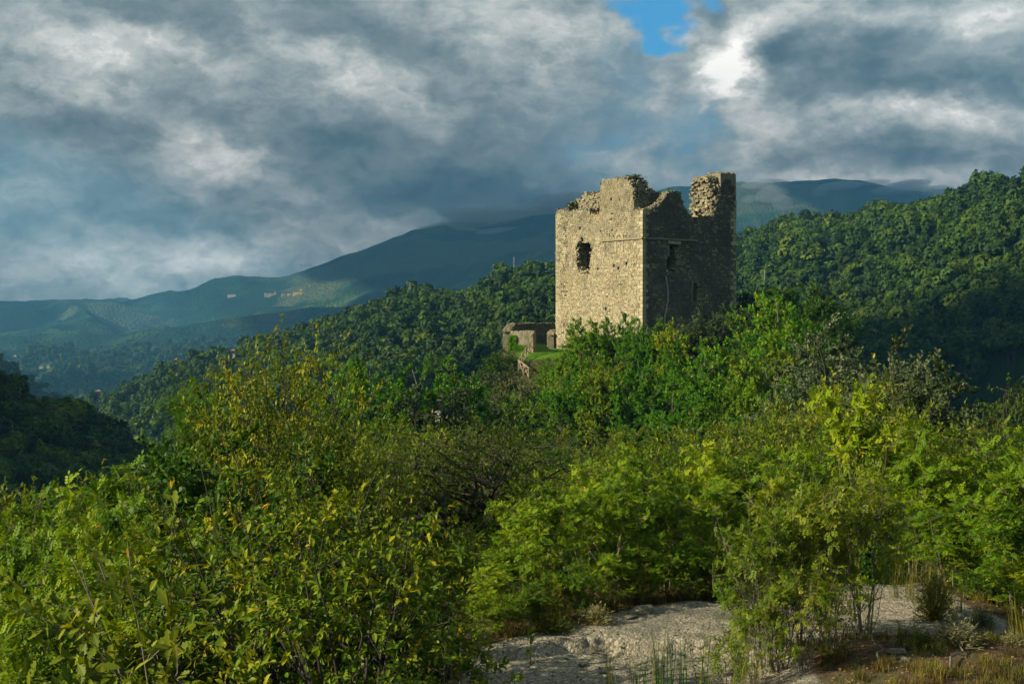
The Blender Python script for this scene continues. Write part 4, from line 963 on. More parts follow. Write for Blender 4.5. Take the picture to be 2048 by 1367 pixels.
# conifers on the right skyline
ppx, ppy = proj(PT[:, 0], PT[:, 1], PT[:, 2])
dd_ = np.hypot(PT[:, 0], PT[:, 1])
inframe = (ppx > -20) & (ppx < 2070) & (ppy > 250) & (ppy < 1020)
behind_tower = (ppx > 1125) & (ppx < 1465) & (ppy > 440) & (ppy < 900)
thick = ppy > np.interp(ppx, [0, 330, 480, 660, 900, 1100, 1500, 1700, 1950, 2048], [950, 900, 740, 760, 760, 740, 700, 730, 790, 790]) + 20
score = PT[:, 3] / dd_ * inframe * ~behind_tower * ~thick
order = np.argsort(-score); ind = set(); cnt = {0: 0, 1: 0, 2: 0}
for k in order:
    tg = int(PT[k, 4])
    if tg > 2 or score[k] <= 0: continue
    if cnt[tg] >= (100, 80, 110)[tg]: continue
    cnt[tg] += 1; ind.add(int(k))
WL = {0: ('dark broadleaf tree in the shaded wood on the left hill', 'trees on the shaded left hill'), 1: ('round broadleaf tree in the wood on the ridge left of the tower', 'trees on the ridge left of the tower'), 2: ('round green tree in the sunlit wood on the hillside right of the tower', 'trees on the hillside right of the tower')}
for k in ind:
    x, y, z, h, tg = PT[k]; tg = int(tg); src = FARN[int(rh.integers(3))] if tg == 0 else FAR[int(rh.integers(6))]
    root = link('hillside_tree', src[0], None, (x, y, z - .6), (0, 0, rh.uniform(0, 6.28)), (h * rh.uniform(.9, 1.25), h * rh.uniform(.9, 1.25), h), label=WL[tg][0], category='tree', group=WL[tg][1])
    link('trunk', src[1], root)
rest = np.array([k for k in range(len(PT)) if k not in ind])
def gn_scatter(name, P_, H_, srcs, label, tilt=0.0, kind='stuff', rots=None):
    me = bpy.data.meshes.new(name); me.vertices.add(len(P_)); me.vertices.foreach_set('co', np.asarray(P_, np.float32).ravel())
    a = me.attributes.new('size', 'FLOAT', 'POINT'); a.data.foreach_set('value', np.asarray(H_, np.float32))
    r = np.random.default_rng(3); a = me.attributes.new('turn', 'FLOAT_VECTOR', 'POINT')
    tv = np.stack([r.normal(0, tilt, len(P_)), r.normal(0, tilt, len(P_)), r.uniform(0, 6.28, len(P_))], 1) if rots is None else rots
    a.data.foreach_set('vector', tv.astype(np.float32).ravel()); me.update()
    o = link(name, me, kind=kind, label=label)
    ng = bpy.data.node_groups.new(name, 'GeometryNodeTree'); ng.interface.new_socket('Geometry', in_out='INPUT', socket_type='NodeSocketGeometry'); ng.interface.new_socket('Geometry', in_out='OUTPUT', socket_type='NodeSocketGeometry')
    N = ng.nodes; L = ng.links; gi = N.new('NodeGroupInput'); go = N.new('NodeGroupOutput'); join = N.new('GeometryNodeJoinGeometry')
    iop = N.new('GeometryNodeInstanceOnPoints'); g2i = N.new('GeometryNodeGeometryToInstance')
    for sme in srcs:
        key = '_src_' + name
        so_ = bpy.data.objects.new(name + '_source', sme)      # never linked to the scene
        oi = N.new('GeometryNodeObjectInfo'); oi.inputs[0].default_value = so_; oi.inputs['As Instance'].default_value = True; L.new(oi.outputs['Geometry'], g2i.inputs[0])
    sz = N.new('GeometryNodeInputNamedAttribute'); sz.data_type = 'FLOAT'; sz.inputs[0].default_value = 'size'
    rt = N.new('GeometryNodeInputNamedAttribute'); rt.data_type = 'FLOAT_VECTOR'; rt.inputs[0].default_value = 'turn'
    e2r = N.new('FunctionNodeEulerToRotation'); L.new(rt.outputs[0], e2r.inputs[0])
    iop.inputs['Pick Instance'].default_value = True
    ri = N.new('FunctionNodeRandomValue'); ri.data_type = 'INT'; ri.inputs[4].default_value = 0; ri.inputs[5].default_value = len(srcs) - 1
    L.new(gi.outputs[0], iop.inputs['Points']); L.new(g2i.outputs[0], iop.inputs['Instance']); L.new(e2r.outputs[0], iop.inputs['Rotation']); L.new(sz.outputs[0], iop.inputs['Scale'])
    L.new(ri.outputs[2], iop.inputs['Instance Index']); L.new(iop.outputs[0], go.inputs[0])
    md = o.modifiers.new('scatter', 'NODES'); md.node_group = ng; return o
def merged(c, t): # crown + trunk in one mesh for the masses
    return c
for tg, nm, lb in ((0, 'left_hill_woods', 'dense dark broadleaf wood covering the shaded left hill'), (1, 'ridge_woods', 'dense broadleaf wood covering the ridge left of the tower'), (2, 'hillside_woods', 'dense green broadleaf wood covering the hillside right of the tower'), (3, 'valley_woods', 'blue green wood on the hill closing the valley at far left'), (4, 'distant_woods', 'distant hazy woods on the lower mountain slopes')):
    q = rest[PT[rest, 4] == tg]
    if len(q): gn_scatter(nm, PT[q, :3] - [0, 0, .6], PT[q, 3] * 1.05, [s[0] for s in (FARN if tg == 0 else FAR)], lb)
# conifers pricking up on the right ridge
CX = [1742, 1762, 1873, 1896, 1903, 1925, 1934, 1943, 1956, 1965, 1977, 1852, 2004, 2022, 1640, 1600]
for i, px in enumerate(CX):
    d = float(np.interp(px, [1480, 1700, 2048], [1150, 1100, 950])) * .985; p = P(px, 500, d); z = gz(p[0], p[1])
    h = rh.uniform(7.5, 11) * (1.15 if 1890 < px < 1970 else 1)
    ords = ['first', 'second', 'third', 'fourth', 'fifth', 'sixth', 'seventh', 'eighth', 'ninth', 'tenth', 'eleventh', 'twelfth', 'thirteenth', 'fourteenth', 'fifteenth', 'sixteenth']
    root = link('ridge_conifer', FARC[0], None, (p[0], p[1], z), (0, 0, i), (h, h, h * 1.1), label=f'dark pointed conifer, {ords[sorted(CX).index(px)]} from the left on the right skyline', category='conifer', group='conifers on the right skyline'); link('trunk', FARC[1], root)
# ------------------------------------------------------------------ thicket plants, one by one
rp = np.random.default_rng(99)
ORD = ['first', 'second', 'third', 'fourth', 'fifth', 'sixth', 'seventh', 'eighth', 'ninth', 'tenth', 'eleventh', 'twelfth', 'thirteenth', 'fourteenth', 'fifteenth', 'sixteenth', 'seventeenth', 'eighteenth', 'nineteenth', 'twentieth', 'twenty-first', 'twenty-second', 'twenty-third', 'twenty-fourth', 'twenty-fifth', 'twenty-sixth']
CAT = dict(shade='tree', sparse='sapling', ash='sapling', cherry='bush', oak='tree', oakbush='bush', willow='tree', maple='tree', yellow='tree', holm='tree', dark='bush', pine='pine tree', light='bush', scrub='bush', broom='bush')
LOOK = dict(shade='dark leaved tree', sparse='thin leaved multi-stemmed sapling', ash='feathery leaved ash sapling', cherry='large leaved cherry bush', oak='spreading oak with dark crooked trunk', oakbush='low oak bush with lobed leaves', willow='upright tree with narrow yellow-green leaves', maple='bright green leafy tree', yellow='yellowing leafy tree', holm='dense grey-green holm oak', dark='dark green rounded bush', pine='young green pine', light='pale yellow-green bush', scrub='olive green scrubby bush', broom='wiry upright broom bush')
placed = []
def put(key, px, d, top, width=None, row=None, label=None, var=None, base_z=None, singles=0, sq=1.0):
    """plant whose top reaches photo row 'top' at distance d; width in photo pixels"""
    v = SP[key][var % len(SP[key]) if var is not None else int(rp.integers(len(SP[key])))]
    p = P(px, 640, d); zb = gz(p[0], p[1]) if base_z is None else base_z
    H = max(zat(px, top, d) - zb, .5); s = H / v['H']
    sxy = s if width is None else (width / 2 / F * d) / v['R']
    sxy = float(np.clip(sxy, s * (.66 if key == 'willow' else .85 if d < 17 or d > 60 else .78), s * 2.0))
    o = link(v['name'], v['trunk'], None, (p[0], p[1], zb - .05), (0, 0, rp.uniform(0, 6.28) if not singles else .0), (sxy, sxy * sq, s), category=CAT[key])
    c = link('crown', v['crown'], o); c['kind'] = 'stuff'
    if v['single'] is not None and singles:
        add_single_leaves(o, v)
    placed.append(dict(o=o, key=key, px=px, d=d, row=row, label=label)); return o
leaf_cache = {}
def add_single_leaves(o, v):
    Lp, dirs, nrm, sz, tt = v['single']
    for i in range(len(Lp)):
        b_ = int(tt[i] * 5.99); k = (v['name'], b_)
        if k not in leaf_cache: leaf_cache[k] = mesh_np('leaf', v['tmpl'][0], v['tmpl'][1], v['leafm'], {'tone': ('POINT', np.full(len(v['tmpl'][0]), (b_ + .5) / 6))})
        X_ = dirs[i] / np.linalg.norm(dirs[i]); Y_ = np.cross(nrm[i], X_); Y_ /= np.linalg.norm(Y_); Z_ = np.cross(X_, Y_)
        lo = link('leaf', leaf_cache[k], o); lo.rotation_mode = 'QUATERNION'
        lo.rotation_quaternion = Matrix(np.stack([X_, Y_, Z_], 1).tolist()).to_quaternion(); lo.location = Lp[i]; lo.scale = (sz[i],) * 3
# dedicated near plants whose big leaves one can pick apart
SP['cherry_near'] = [build_plant('cherry_bush', plant(seed=501 + i, H=3.0, Rr=1.75, base=.10, nst=6, nsec=66, ntw=6, lpt=13, tmpl=OVAL, ls=.09, twl=.55, trunk_r=.04, spread=.75, lump=.3, droop=.35, flat=.9), M_bark_dark, L_big, 170) for i in range(2)]
SP['oak_near'] = [build_plant('oak_bush', plant(seed=601, H=2.4, Rr=1.5, base=.08, nst=5, nsec=44, ntw=6, lpt=8, tmpl=OAK, ls=.12, twl=.45, trunk_r=.03, spread=.7, lump=.3), M_bark_pale, L_oak, 160)]
CAT['cherry_near'] = 'bush'; CAT['oak_near'] = 'bush'; LOOK['cherry_near'] = LOOK['cherry']; LOOK['oak_near'] = LOOK['oakbush']
# --- left foreground
put('cherry_near', 700, 10.2, 1000, 560, label='big cherry bush with broad drooping leaves at bottom centre left of the rock slab', var=0, singles=1)
put('cherry_near', 560, 12.0, 985, 420, label='broad leaved cherry bush just left of the biggest one', var=1, singles=1)
put('oak_near', 400, 11.5, 1110, 380, label='oak bush with dull lobed leaves, beside the cherry bushes', singles=1)
put('oakbush', 300, 13.0, 1130, 320, label='small oak bush low in the bottom left among ash leaves')
put('oakbush', 890, 10.8, 1250, 200, label='dark low shoots in shade at the left end of the rock slab')
put('dark', 800, 11.5, 1190, 260, label='dark bush in deep shade below the crooked oak')
put('willow', 570, 20.5, 718, 260, label='tallest yellow-green tree rising against the left ridge', var=0)
put('willow', 512, 21.8, 735, 210, label='yellow-green tree with a forked top, left half of the tallest group', var=1)
put('willow', 625, 21.2, 730, 210, label='yellow-green tree, right half of the tallest group', var=0)
put('willow', 480, 21.5, 835, 190, label='yellow-green tree leaning against the tallest one, its left neighbour', var=1)
put('willow', 640, 19.0, 840, 220, label='yellow-green tree just right of the tallest one', var=1)
put('pine', 372, 26, 808, 150, label='young pine left of the tall yellow-green tree, leftmost of the pines')
put('pine', 432, 28, 798, 130, label='young pine half hidden behind the tall yellow-green tree')
put('pine', 350, 24, 930, 130, label='lowest young pine at the edge of the shaded hill')
put('dark', 470, 16.5, 900, 260, label='green bush with bluish leaves under the tall yellow-green tree')
put('cherry', 480, 15.0, 960, 300, label='cherry bush below the tall yellow-green tree')
put('scrub', 650, 16.0, 905, 240, label='olive bush right under the tall yellow-green tree')
put('willow', 745, 17, 900, 170, label='thin tree with long reddish shoots right of the cherry bushes')
# left low belt of ash saplings
for px, d, top in [(-40, 19, 1020), (40, 18, 1000), (110, 20, 990), (150, 17, 1060), (230, 19.5, 945), (290, 18, 1000), (340, 20, 960), (60, 15, 1120), (180, 14.5, 1130), (-20, 13.5, 1180), (280, 15.5, 1080), (100, 12.5, 1220), (230, 12.0, 1230), (20, 11, 1300), (330, 16.5, 1040), (400, 15, 1050)]:
    put('ash', px, d, top, rp.uniform(150, 210), row='in the scrub at lower left', sq=1)
for px, d, top in [(60, 23, 1010), (200, 24, 985), (320, 25, 950), (-60, 25, 1000)]:
    put('scrub', px, d, top, 220, row='behind the ash scrub at lower left')
# --- oak with crooked trunk
put('oak', 880, 24, 838, 400, label='old oak with dark crooked trunk and lichened limbs, left of the tower', var=0)
put('oak', 1010, 27, 850, 330, label='oak with pale spotted leaves behind the crooked one', var=1)
put('oak', 790, 26, 880, 260, label='smaller oak left of the crooked one', var=1)
put('scrub', 730, 22, 930, 220, label='olive bush between the crooked oak and the tall yellow-green tree')
# --- saplings behind the slab
for px, dd, top, w in [(985, .9, 1120, 110), (1020, 1.6, 1070, 130), (1060, 2.4, 1000, 150), (1110, 1.1, 960, 150), (1165, 2.6, 930, 160), (1225, 1.0, 935, 150), (1285, 2.2, 905, 150), (1335, 1.0, 960, 140), (1395, 2.3, 900, 160), (1440, 1.1, 960, 150), (1500, 2.2, 900, 160), (1560, 1.6, 930, 160)]:
    put('ash', px, ridge_d(px) + dd, top, w, row='in the row behind the rock slab')
for px, d, top, w in [(1000, 21, 1030, 170), (1090, 23, 960, 190), (1200, 24, 915, 210), (1320, 25, 880, 210), (1450, 26, 872, 220), (1580, 25, 850, 220)]:
    put('light', px, d, top, w, row='behind the row of saplings')
for i_, (px, top, w) in enumerate([(972, 1215, 90), (1010, 1180, 90), (1050, 1160, 100), (1092, 1150, 100), (1135, 1120, 110), (1180, 1130, 100), (1222, 1100, 110), (1265, 1115, 110), (1308, 1090, 110), (1352, 1110, 110), (1398, 1085, 110), (1442, 1100, 110), (1488, 1080, 110), (1535, 1080, 110)]):
    put(('ash', 'light', 'ash', 'scrub')[i_ % 4], px, ridge_d(px) + .35, top, w, row='hugging the back edge of the slab')
# --- multi-stem group before the slab on the right
for px, d, top, w in [(1530, 13.4, 1030, 170), (1590, 13.9, 960, 190), (1660, 13.6, 985, 190), (1730, 14.3, 935, 180), (1610, 12.9, 1130, 160), (1510, 12.8, 1190, 120)]:
    put('sparse', px, d, top, w, row='in the many-stemmed clump on the slab')
put('light', 1455, 12.6, 1262, 110, label='small bush with broad pale yellow leaves at the front edge of the slab')
put('broom', 1560, 13.2, 1110, 190, label='wiry twiggy bush at the foot of the clump on the slab')
put('ash', 1740, 18.5, 778, 200, label='tall thin ash rising above the thicket at right, pale stem showing')
put('ash', 1850, 18, 850, 170, label='ash sapling right of the tallest thin one')
put('ash', 1660, 19, 850, 170, label='ash sapling left of the tallest thin one')
for px, d, top, w in [(1930, 18.0, 900, 190), (1990, 17.0, 940, 190), (2040, 15.9, 1000, 170), (2090, 16.6, 880, 190), (1965, 17.3, 1060, 140), (2035, 15.8, 1110, 130), (2085, 15.0, 1180, 110), (1890, 17.2, 1010, 150), (1830, 17.9, 1000, 150), (2000, 18.5, 860, 190)]:
    put('ash', px, d, top, w, row='along the right edge of the photo')
put('willow', 2035, 20, 792, 190, label='silvery topped tree at the right edge against the dark wood')
put('dark', 1985, 16.4, 1150, 110, label='bright green fine leaved bush right of the slab')
put('holm', 1830, 42, 745, 330, label='holm oak with spreading top standing alone above the thicket at right', var=0)
put('scrub', 1730, 36, 770, 240, label='olive bush left of the lone holm oak')
put('holm', 1600, 60, 770, 240, label='holm oak in the dip below the right side of the knoll', var=1)
# --- scrub filling the dip
for px, d, top, w in [(760, 34, 850, 200), (850, 40, 845, 190), (930, 36, 850, 200), (1040, 34, 900, 220), (1140, 32, 905, 240), (1240, 34, 870, 250), (1340, 33, 865, 250), (1440, 36, 850, 250), (1540, 34, 845, 250), (1640, 34, 815, 240), (1770, 30, 830, 230), (1880, 33, 840, 220), (1960, 36, 860, 200), (2060, 32, 850, 200), (700, 30, 880, 200)]:
    put('scrub', px, d, top + (22 if px < 1500 else 8), w, row='in the belt of scrub behind the saplings')
for px, d, top, w in [(690, 60, 870, 170), (790, 62, 880, 150), (1100, 56, 895, 190), (1180, 60, 880, 200), (1290, 54, 850, 220), (1390, 58, 840, 220), (1490, 54, 835, 220), (1580, 50, 825, 200), (1680, 52, 800, 220), (1780, 56, 800, 200), (1210, 44, 880, 220), (1420, 44, 850, 220), (1900, 50, 850, 200), (2000, 55, 870, 200)]:
    put('scrub' if rp.random() < .6 else 'dark', px, d, top + 22, w, row='in the dip below the knoll')
# --- trees on the far saddle, left of the knoll
put('maple', 735, 108, 745, 105, label='round bright green tree left of the knoll, in front of the ridge', var=0)
put('maple', 815, 104, 768, 70, label='slim green tree right of the round one, left of the knoll', var=1)
put('holm', 850, 102, 782, 80, label='grey-green tree squeezed between two green trees left of the knoll')
put('maple', 888, 106, 748, 75, label='yellow lit green tree left of the broken fence end', var=2)
put('dark', 925, 110, 782, 55, label='low green bush beside the broken fence end')
put('light', 700, 95, 850, 90, label='yellow-green bush below the round tree at left')
put('yellow', 790, 90, 842, 60, label='yellowing bush at the edge of the small grass clearing')
put('dark', 770, 98, 835, 90, label='dark bush behind the small grass clearing')
# --- knoll
put('dark', 992, 141, 715, 70, label='ivy green bush on the slope left of the enclosure wall', var=1)
put('dark', 968, 138, 742, 70, label='low bush stepping down left of the enclosure wall', var=0)
put('dark', 1004, 142, 700, 66, label='round green bush under the crumbling corner of the enclosure wall', var=0)
put('holm', 1005, 134, 738, 110, label='grey-green holm oak left of the knoll path', var=0)
put('holm', 1030, 131, 762, 100, label='grey-green holm oak below the timber fence', var=1)
put('dark', 985, 128, 800, 90, label='dark bush at the left foot of the knoll')
put('maple', 1100, 133, 722, 60, label='leafy tree at the tower path, left of the tower corner', var=1)
put('light', 1075, 124, 785, 110, label='round yellow-green broom at the foot of the path')
put('dark', 1040, 124, 810, 110, label='dark green bush below the yellow-green broom')
put('dark', 1130, 120, 830, 120, label='shaded bush at the foot of the knoll below the sunlit face')
put('maple', 1180, 131, 648, 58, label='pointed ivy clad tree against the lower sunlit face', var=0)
put('maple', 1145, 129, 705, 75, label='green tree at the tower left corner foot', var=2)
put('maple', 1130, 122, 755, 85, label='bright green tree lower left on the knoll slope', var=0)
put('maple', 1245, 130, 642, 95, label='tree with its top before the sunlit face, right of the ivy clad one', var=1)
put('yellow', 1210, 120, 745, 70, label='yellowing tree in the middle of the knoll slope')
put('scrub', 1185, 124, 740, 70, label='greyish thin bush left of the yellowing tree on the knoll')
put('maple', 1300, 127, 656, 120, label='yellow-green tree below the near corner of the tower', var=2)
put('yellow', 1345, 125, 665, 70, label='yellow tipped tree before the foot of the shaded face')
put('maple', 1270, 119, 750, 120, label='broad green tree low on the knoll below the near corner', var=0)
put('maple', 1360, 121, 710, 95, label='green tree below the shaded face, right of the yellow tipped one', var=1)
put('holm', 1425, 129, 626, 165, label='large grey-green holm oak in front of the shaded face', var=0)
put('holm', 1480, 133, 628, 105, label='holm oak at the foot of the tower right edge', var=1)
put('maple', 1435, 113, 712, 105, label='bright green tree in the dark hollow below the holm oak', var=2)
put('maple', 1360, 106, 795, 120, label='bright green tree at the bottom of the knoll', var=0)
put('yellow', 1465, 106, 800, 80, label='rusty yellow tree right of the bottom one on the knoll')
put('maple', 1560, 124, 608, 115, label='tall bright green tree right of the tower', var=0)
put('maple', 1595, 119, 672, 120, label='green tree below the tall bright one right of the tower', var=1)
put('yellow', 1540, 110, 700, 80, label='yellow-green tree under the tall bright one right of the tower')
put('maple', 1530, 104, 790, 110, label='leafy tree at the right foot of the knoll', var=2)
put('shade', 1508, 150, 588, 75, label='shaded tree close behind the tower right edge')
put('shade', 1545, 150, 612, 95, label='shaded tree behind the tall bright tree', var=1)
put('shade', 1618, 142, 580, 150, label='dark tree with open branches on the right shoulder of the knoll')
put('shade', 1655, 138, 640, 100, label='dark tree on the far right slope of the knoll', var=1)
put('holm', 1640, 112, 694, 130, label='grey-green holm oak low on the right slope of the knoll', var=1)
put('holm', 1705, 104, 705, 105, label='outermost grey-green holm oak right of the knoll', var=0)
put('dark', 1480, 122, 715, 120, label='dark bush filling the hollow below the big holm oak')
put('dark', 1420, 118, 760, 120, label='dark bush at the left of the hollow below the big holm oak')
for px, d, top, w in [(1130, 98, 868, 120), (1230, 95, 850, 130), (1320, 92, 850, 130), (1430, 90, 845, 140), (1540, 88, 838, 140), (1640, 84, 800, 140), (1740, 82, 800, 130), (1090, 104, 850, 100)]:
    put('scrub', px, d, top + 15, w, row='along the foot of the knoll')
# shrubs growing on the ruin
def small_plant(key, pos, h, w, label):
    v = SP[key][0]; o = link('wall_shrub', v['trunk'], None, pos, (0, 0, rp.uniform(0, 6)), (w / v['R'] / 2, w / v['R'] / 2, h / v['H']), category='shrub', label=label); c = link('crown', v['crown'], o); c['kind'] = 'stuff'
def on_tower(f, e, px, py, inn, nin): s_, z_ = f(px, py); return TC + e * s_ + nin * inn + Zup * z_
small_plant('dark', on_tower(fL, E2, 1139, 419, .5, E1) - Zup * .2, 1.1, 1.3, 'dark shrub rooted on the broken left top of the tower')
small_plant('light', on_tower(fL, E2, 1227, 358, .5, E1) - Zup * .1, .4, .5, 'tiny tuft on the highest point of the sunlit face')
small_plant('ash', on_tower(fR, E1, 1339, 384, 3.5, E2), 1.5, .5, 'thin seedling sprouting on the broken top above the shaded face')
small_plant('light', on_tower(fR, E1, 1331, 388, 3.2, E2), .5, 1.2, 'low tuft beside the thin seedling on the tower')
small_plant('ash', on_tower(fR, E1, 1347, 384, .8, E2), .5, .4, 'very small seedling right of the thin one on the tower')
small_plant('light', on_tower(fL, E2, 1160, 536, -.15, E1) * 1 + Zup * (-.2), .35, .35, 'small green tuft on the sill of the ragged window')
small_plant('dark', on_tower(fR, E1, 1470, 376, .5, E2), .6, .5, 'tiny tuft on the right shoulder of the tower')
small_plant('yellow', on_tower(fL, E2, 1250, 362, 1.2, E1), .7, 1.6, 'mossy growth over the highest broken top')
small_plant('dark', TC + E2 * .6 + E1 * .9 + Zup * (fL(1280, 420)[1] - .1), .4, .9, 'mossy ledge growth at the near corner top')
# labels for the rows: counted from the left within kind and row
from collections import defaultdict
grp = defaultdict(list)
for q in placed:
    if q['label']: q['o']['label'] = q['label']
    else: grp[(q['key'], q['row'])].append(q)
for (key, row), L in grp.items():
    L.sort(key=lambda q: q['px'])
    for i, q in enumerate(L):
        q['o']['label'] = (f"{LOOK[key]}, {ORD[i]} from the left {row}" if len(L) > 1 else f"{LOOK[key]} {row}")
        q['o']['group'] = f"{CAT[key]}s {row}"
# ------------------------------------------------------------------ undergrowth between the plants (nobody could count it)
ru = np.random.default_rng(8)
def zone(n, pxr, dr): 
    px = ru.uniform(pxr[0], pxr[1], n); d = np.sqrt(ru.uniform(dr[0] ** 2, dr[1] ** 2, n)); x = (px - 1024) / F * d; return x, d
X1, Y1 = zone(460, (-500, 2500), (19.5, 100)); Z1 = ground_z(X1, Y1)
kx = np.hypot(X1 - 13, Y1 - 154) > 20
gn_scatter('undergrowth', np.stack([X1, Y1, Z1 - .1], 1)[kx], ru.uniform(.35, .75, kx.sum()), [SP['scrub'][0]['crown'], SP['dark'][0]['crown'], SP['light'][0]['crown']], 'tangled low undergrowth filling the dip')
X1, Y1 = zone(120, (880, 1900), (97, 141)); Z1 = ground_z(X1, Y1); front = (Y1 < 140 - .3 * (X1 - 10)) & ~((X1 < 8) & (Y1 > 124))
gn_scatter('knoll_undergrowth', np.stack([X1, Y1, Z1 - .2], 1)[front], ru.uniform(.4, .85, front.sum()), [SP['dark'][1]['crown'], SP['scrub'][1]['crown']], 'bushy undergrowth clothing the knoll below the tower')
X1, Y1 = zone(900, (-700, 2800), (100, 230)); Z1 = ground_z(X1, Y1); kx = np.hypot(X1 - 13, Y1 - 156) > 26
gn_scatter('valley_scrub', np.stack([X1, Y1, Z1 - .3], 1)[kx], ru.uniform(.8, 1.7, kx.sum()), [SP['dark'][0]['crown'], SP['scrub'][0]['crown']], 'scrub and treetops falling away round the knoll')
X1 = np.concatenate([ru.uniform(-9, -.6, 70), ru.uniform(6.3, 9, 14)]); Y1 = np.concatenate([ru.uniform(8.5, 19, 70), ru.uniform(11, 18, 14)]); Z1 = ground_z(X1, Y1)
gn_scatter('low_undergrowth', np.stack([X1, Y1, Z1 - .1], 1), ru.uniform(.25, .5, len(X1)), [SP['cherry'][0]['crown'], SP['dark'][0]['crown'], SP['oakbush'][0]['crown']], 'low leafy undergrowth beside the rock slab')
# ------------------------------------------------------------------ grass, stones, leaf litter
def grass_tuft(seed, n, h, sp, lean=.35, w=.004):
    r = np.random.default_rng(seed); V = []; Fc = []; t = []; k = 0
    for i in range(n):
        p = np.array([*r.normal(0, sp, 2), 0]); a = r.uniform(0, 6.28); dv = np.array([math.cos(a), math.sin(a), 0]); sd = np.array([-dv[1], dv[0], 0]) * w; H_ = h * r.uniform(.5, 1.15); l = lean * r.uniform(.2, 1.2) * H_
        m1 = p + dv * l * .3 + Zup * H_ * .55; e = p + dv * l + Zup * H_ * .97
        V += [p - sd, p + sd, m1 + sd * .8, m1 - sd * .8, e]; Fc += [(k, k + 1, k + 2), (k, k + 2, k + 3), (k + 3, k + 2, k + 4)]; t += [r.random()] * 5; k += 5
    return mesh_np('grass_tuft', V, Fc, L_grass, {'tone': ('POINT', t)})
GT = [grass_tuft(i, 40, .26, .06, .6) for i in range(3)]
for g_ in GT[:2]: g_.materials[0] = L_dry
GS = [grass_tuft(10 + i, 16, .75, .04, .25, .003) for i in range(2)]
X1 = ru.uniform(-1.2, 7.8, 9000); Y1 = ru.uniform(10.5, 19, 9000); rk = patch_rock(X1, Y1); k = (rk < .3) | ((rk < .8) & (ru.random(9000) < .04)); k &= fbm(X1 * 1.5, Y1 * 1.5, 13) > -.25
X1, Y1 = X1[k], Y1[k]; k = ru.random(len(X1)) < .55; X1, Y1 = X1[k], Y1[k]
gn_scatter('dry_grass', np.stack([X1, Y1, patch_z(X1, Y1)], 1), ru.uniform(.2, .6, len(X1)), GT, 'dry brown grass growing round the rock slab', .12)
X1 = np.concatenate([ru.uniform(-.6, 5.2, 46), ru.uniform(.8, 2.2, 9), ru.uniform(3.2, 6.5, 26)]); Y1 = np.concatenate([17.1 + ru.normal(0, .3, 46), ru.uniform(12.2, 13, 9), ru.uniform(13.5, 16.8, 26)])
gn_scatter('tall_grass', np.stack([X1, Y1, patch_z(X1, Y1)], 1), ru.uniform(.4, .9, len(X1)), GS, 'tall pale grass stems along the back edge of the slab', .08)
def clump_shrub(px, py, w, h, label, silver=True):
    p = at_patch(px, py); key = 'tuft_shrub' + str(silver)
    me = SHR[0 if silver else 1]; s = w / F * p[1]
    link('dry_shrub', me, None, p - [0, 0, .03], (0, 0, ru.uniform(0, 6)), (s, s, h / F * p[1]), label=label, category='shrub')
def at_patch(px, py):
    r = ray(px, py); ds = np.linspace(10.5, 19.2, 900); Xr = r[0] * ds / r[1]; Zr = r[2] * ds / r[1]; g = patch_z(Xr, ds); k = np.argmax(Zr <= g) if (Zr <= g).any() else len(ds) - 1
    return np.array([Xr[k], ds[k], g[k]])
def shrub_mesh(seed, matl, n=420):
    r = np.random.default_rng(seed); d = r.normal(0, 1, (n, 3)); d[:, 2] = np.abs(d[:, 2]) + .25; d /= np.linalg.norm(d, axis=1)[:, None]
    V = []; Fc = []; t = []; k = 0
    for i in range(n):
        L = r.uniform(.55, 1.0); sd = np.cross(d[i], r.normal(0, 1, 3)); sd /= np.linalg.norm(sd); e = d[i] * L * [.5, .5, 1.]; w_ = .006
        V += [np.zeros(3) - sd * w_, sd * w_, e]; Fc.append((k, k + 1, k + 2)); t += [r.random() * .5] * 3; k += 3
        for j in range(3):
            q = e * r.uniform(.6, 1.); dd = d[i] + r.normal(0, .5, 3); dd /= np.linalg.norm(dd); V += [q - sd * .012, q + sd * .012, q + dd * .09]; Fc.append((k, k + 1, k + 2)); t += [r.random()] * 3; k += 3
    return mesh_np('dry_shrub', V, Fc, matl, {'tone': ('POINT', t)})
SHR = [shrub_mesh(1, L_silver), shrub_mesh(2, L_grass)]
clump_shrub(1112, 1262, 95, 48, 'wiry grey-brown tuft at the left back edge of the slab', False)
clump_shrub(1190, 1246, 100, 52, 'pale silvery tuft second from the left behind the slab')
clump_shrub(1915, 1290, 130, 70, 'silvery grey shrublet on the dry ground at right')
clump_shrub(1960, 1250, 80, 50, 'small silvery shrublet behind the larger one at right')
clump_shrub(2025, 1290, 70, 40, 'small bluish shrublet at the right edge')
clump_shrub(1870, 1240, 110, 130, 'tall pale green spindly broom on the dry ground', False)
clump_shrub(1840, 1300, 70, 60, 'little dry shrub in the leaf litter', False)
# green rush stems in front of the slab and above the cherry bushes
def rushes(px, d, top, n, spread, label, col=L_maple):
    r = np.random.default_rng(int(px)); p = P(px, 640, d); zb = gz(p[0], p[1]); mb = MB(); Ht = zat(px, top, d) - zb
    for i in range(n):
        o_ = np.array([r.normal(0, spread), r.normal(0, spread), 0]); h = Ht * r.uniform(.7, 1.0); l = r.normal(0, .05 * Ht, 2)
        mb.tube([o_, o_ + np.array([l[0] * .3, l[1] * .3, h * .5]), o_ + np.array([l[0], l[1], h])], [.005, .004, .002], 3, r.random() * .5, cap=False)
    link('rush_clump', mb.mesh('rush_clump', col), None, (p[0], p[1], zb), label=label, category='rushes')
rushes(1345, 12.1, 1262, 22, .16, 'thin green rush stems before the shaded foot of the slab')
rushes(575, 11.5, 985, 9, .05, 'tall bluish broom stems standing out above the cherry bush')
rushes(1290, 12.0, 1300, 10, .10, 'few thin rush stems left of the larger rush clump')
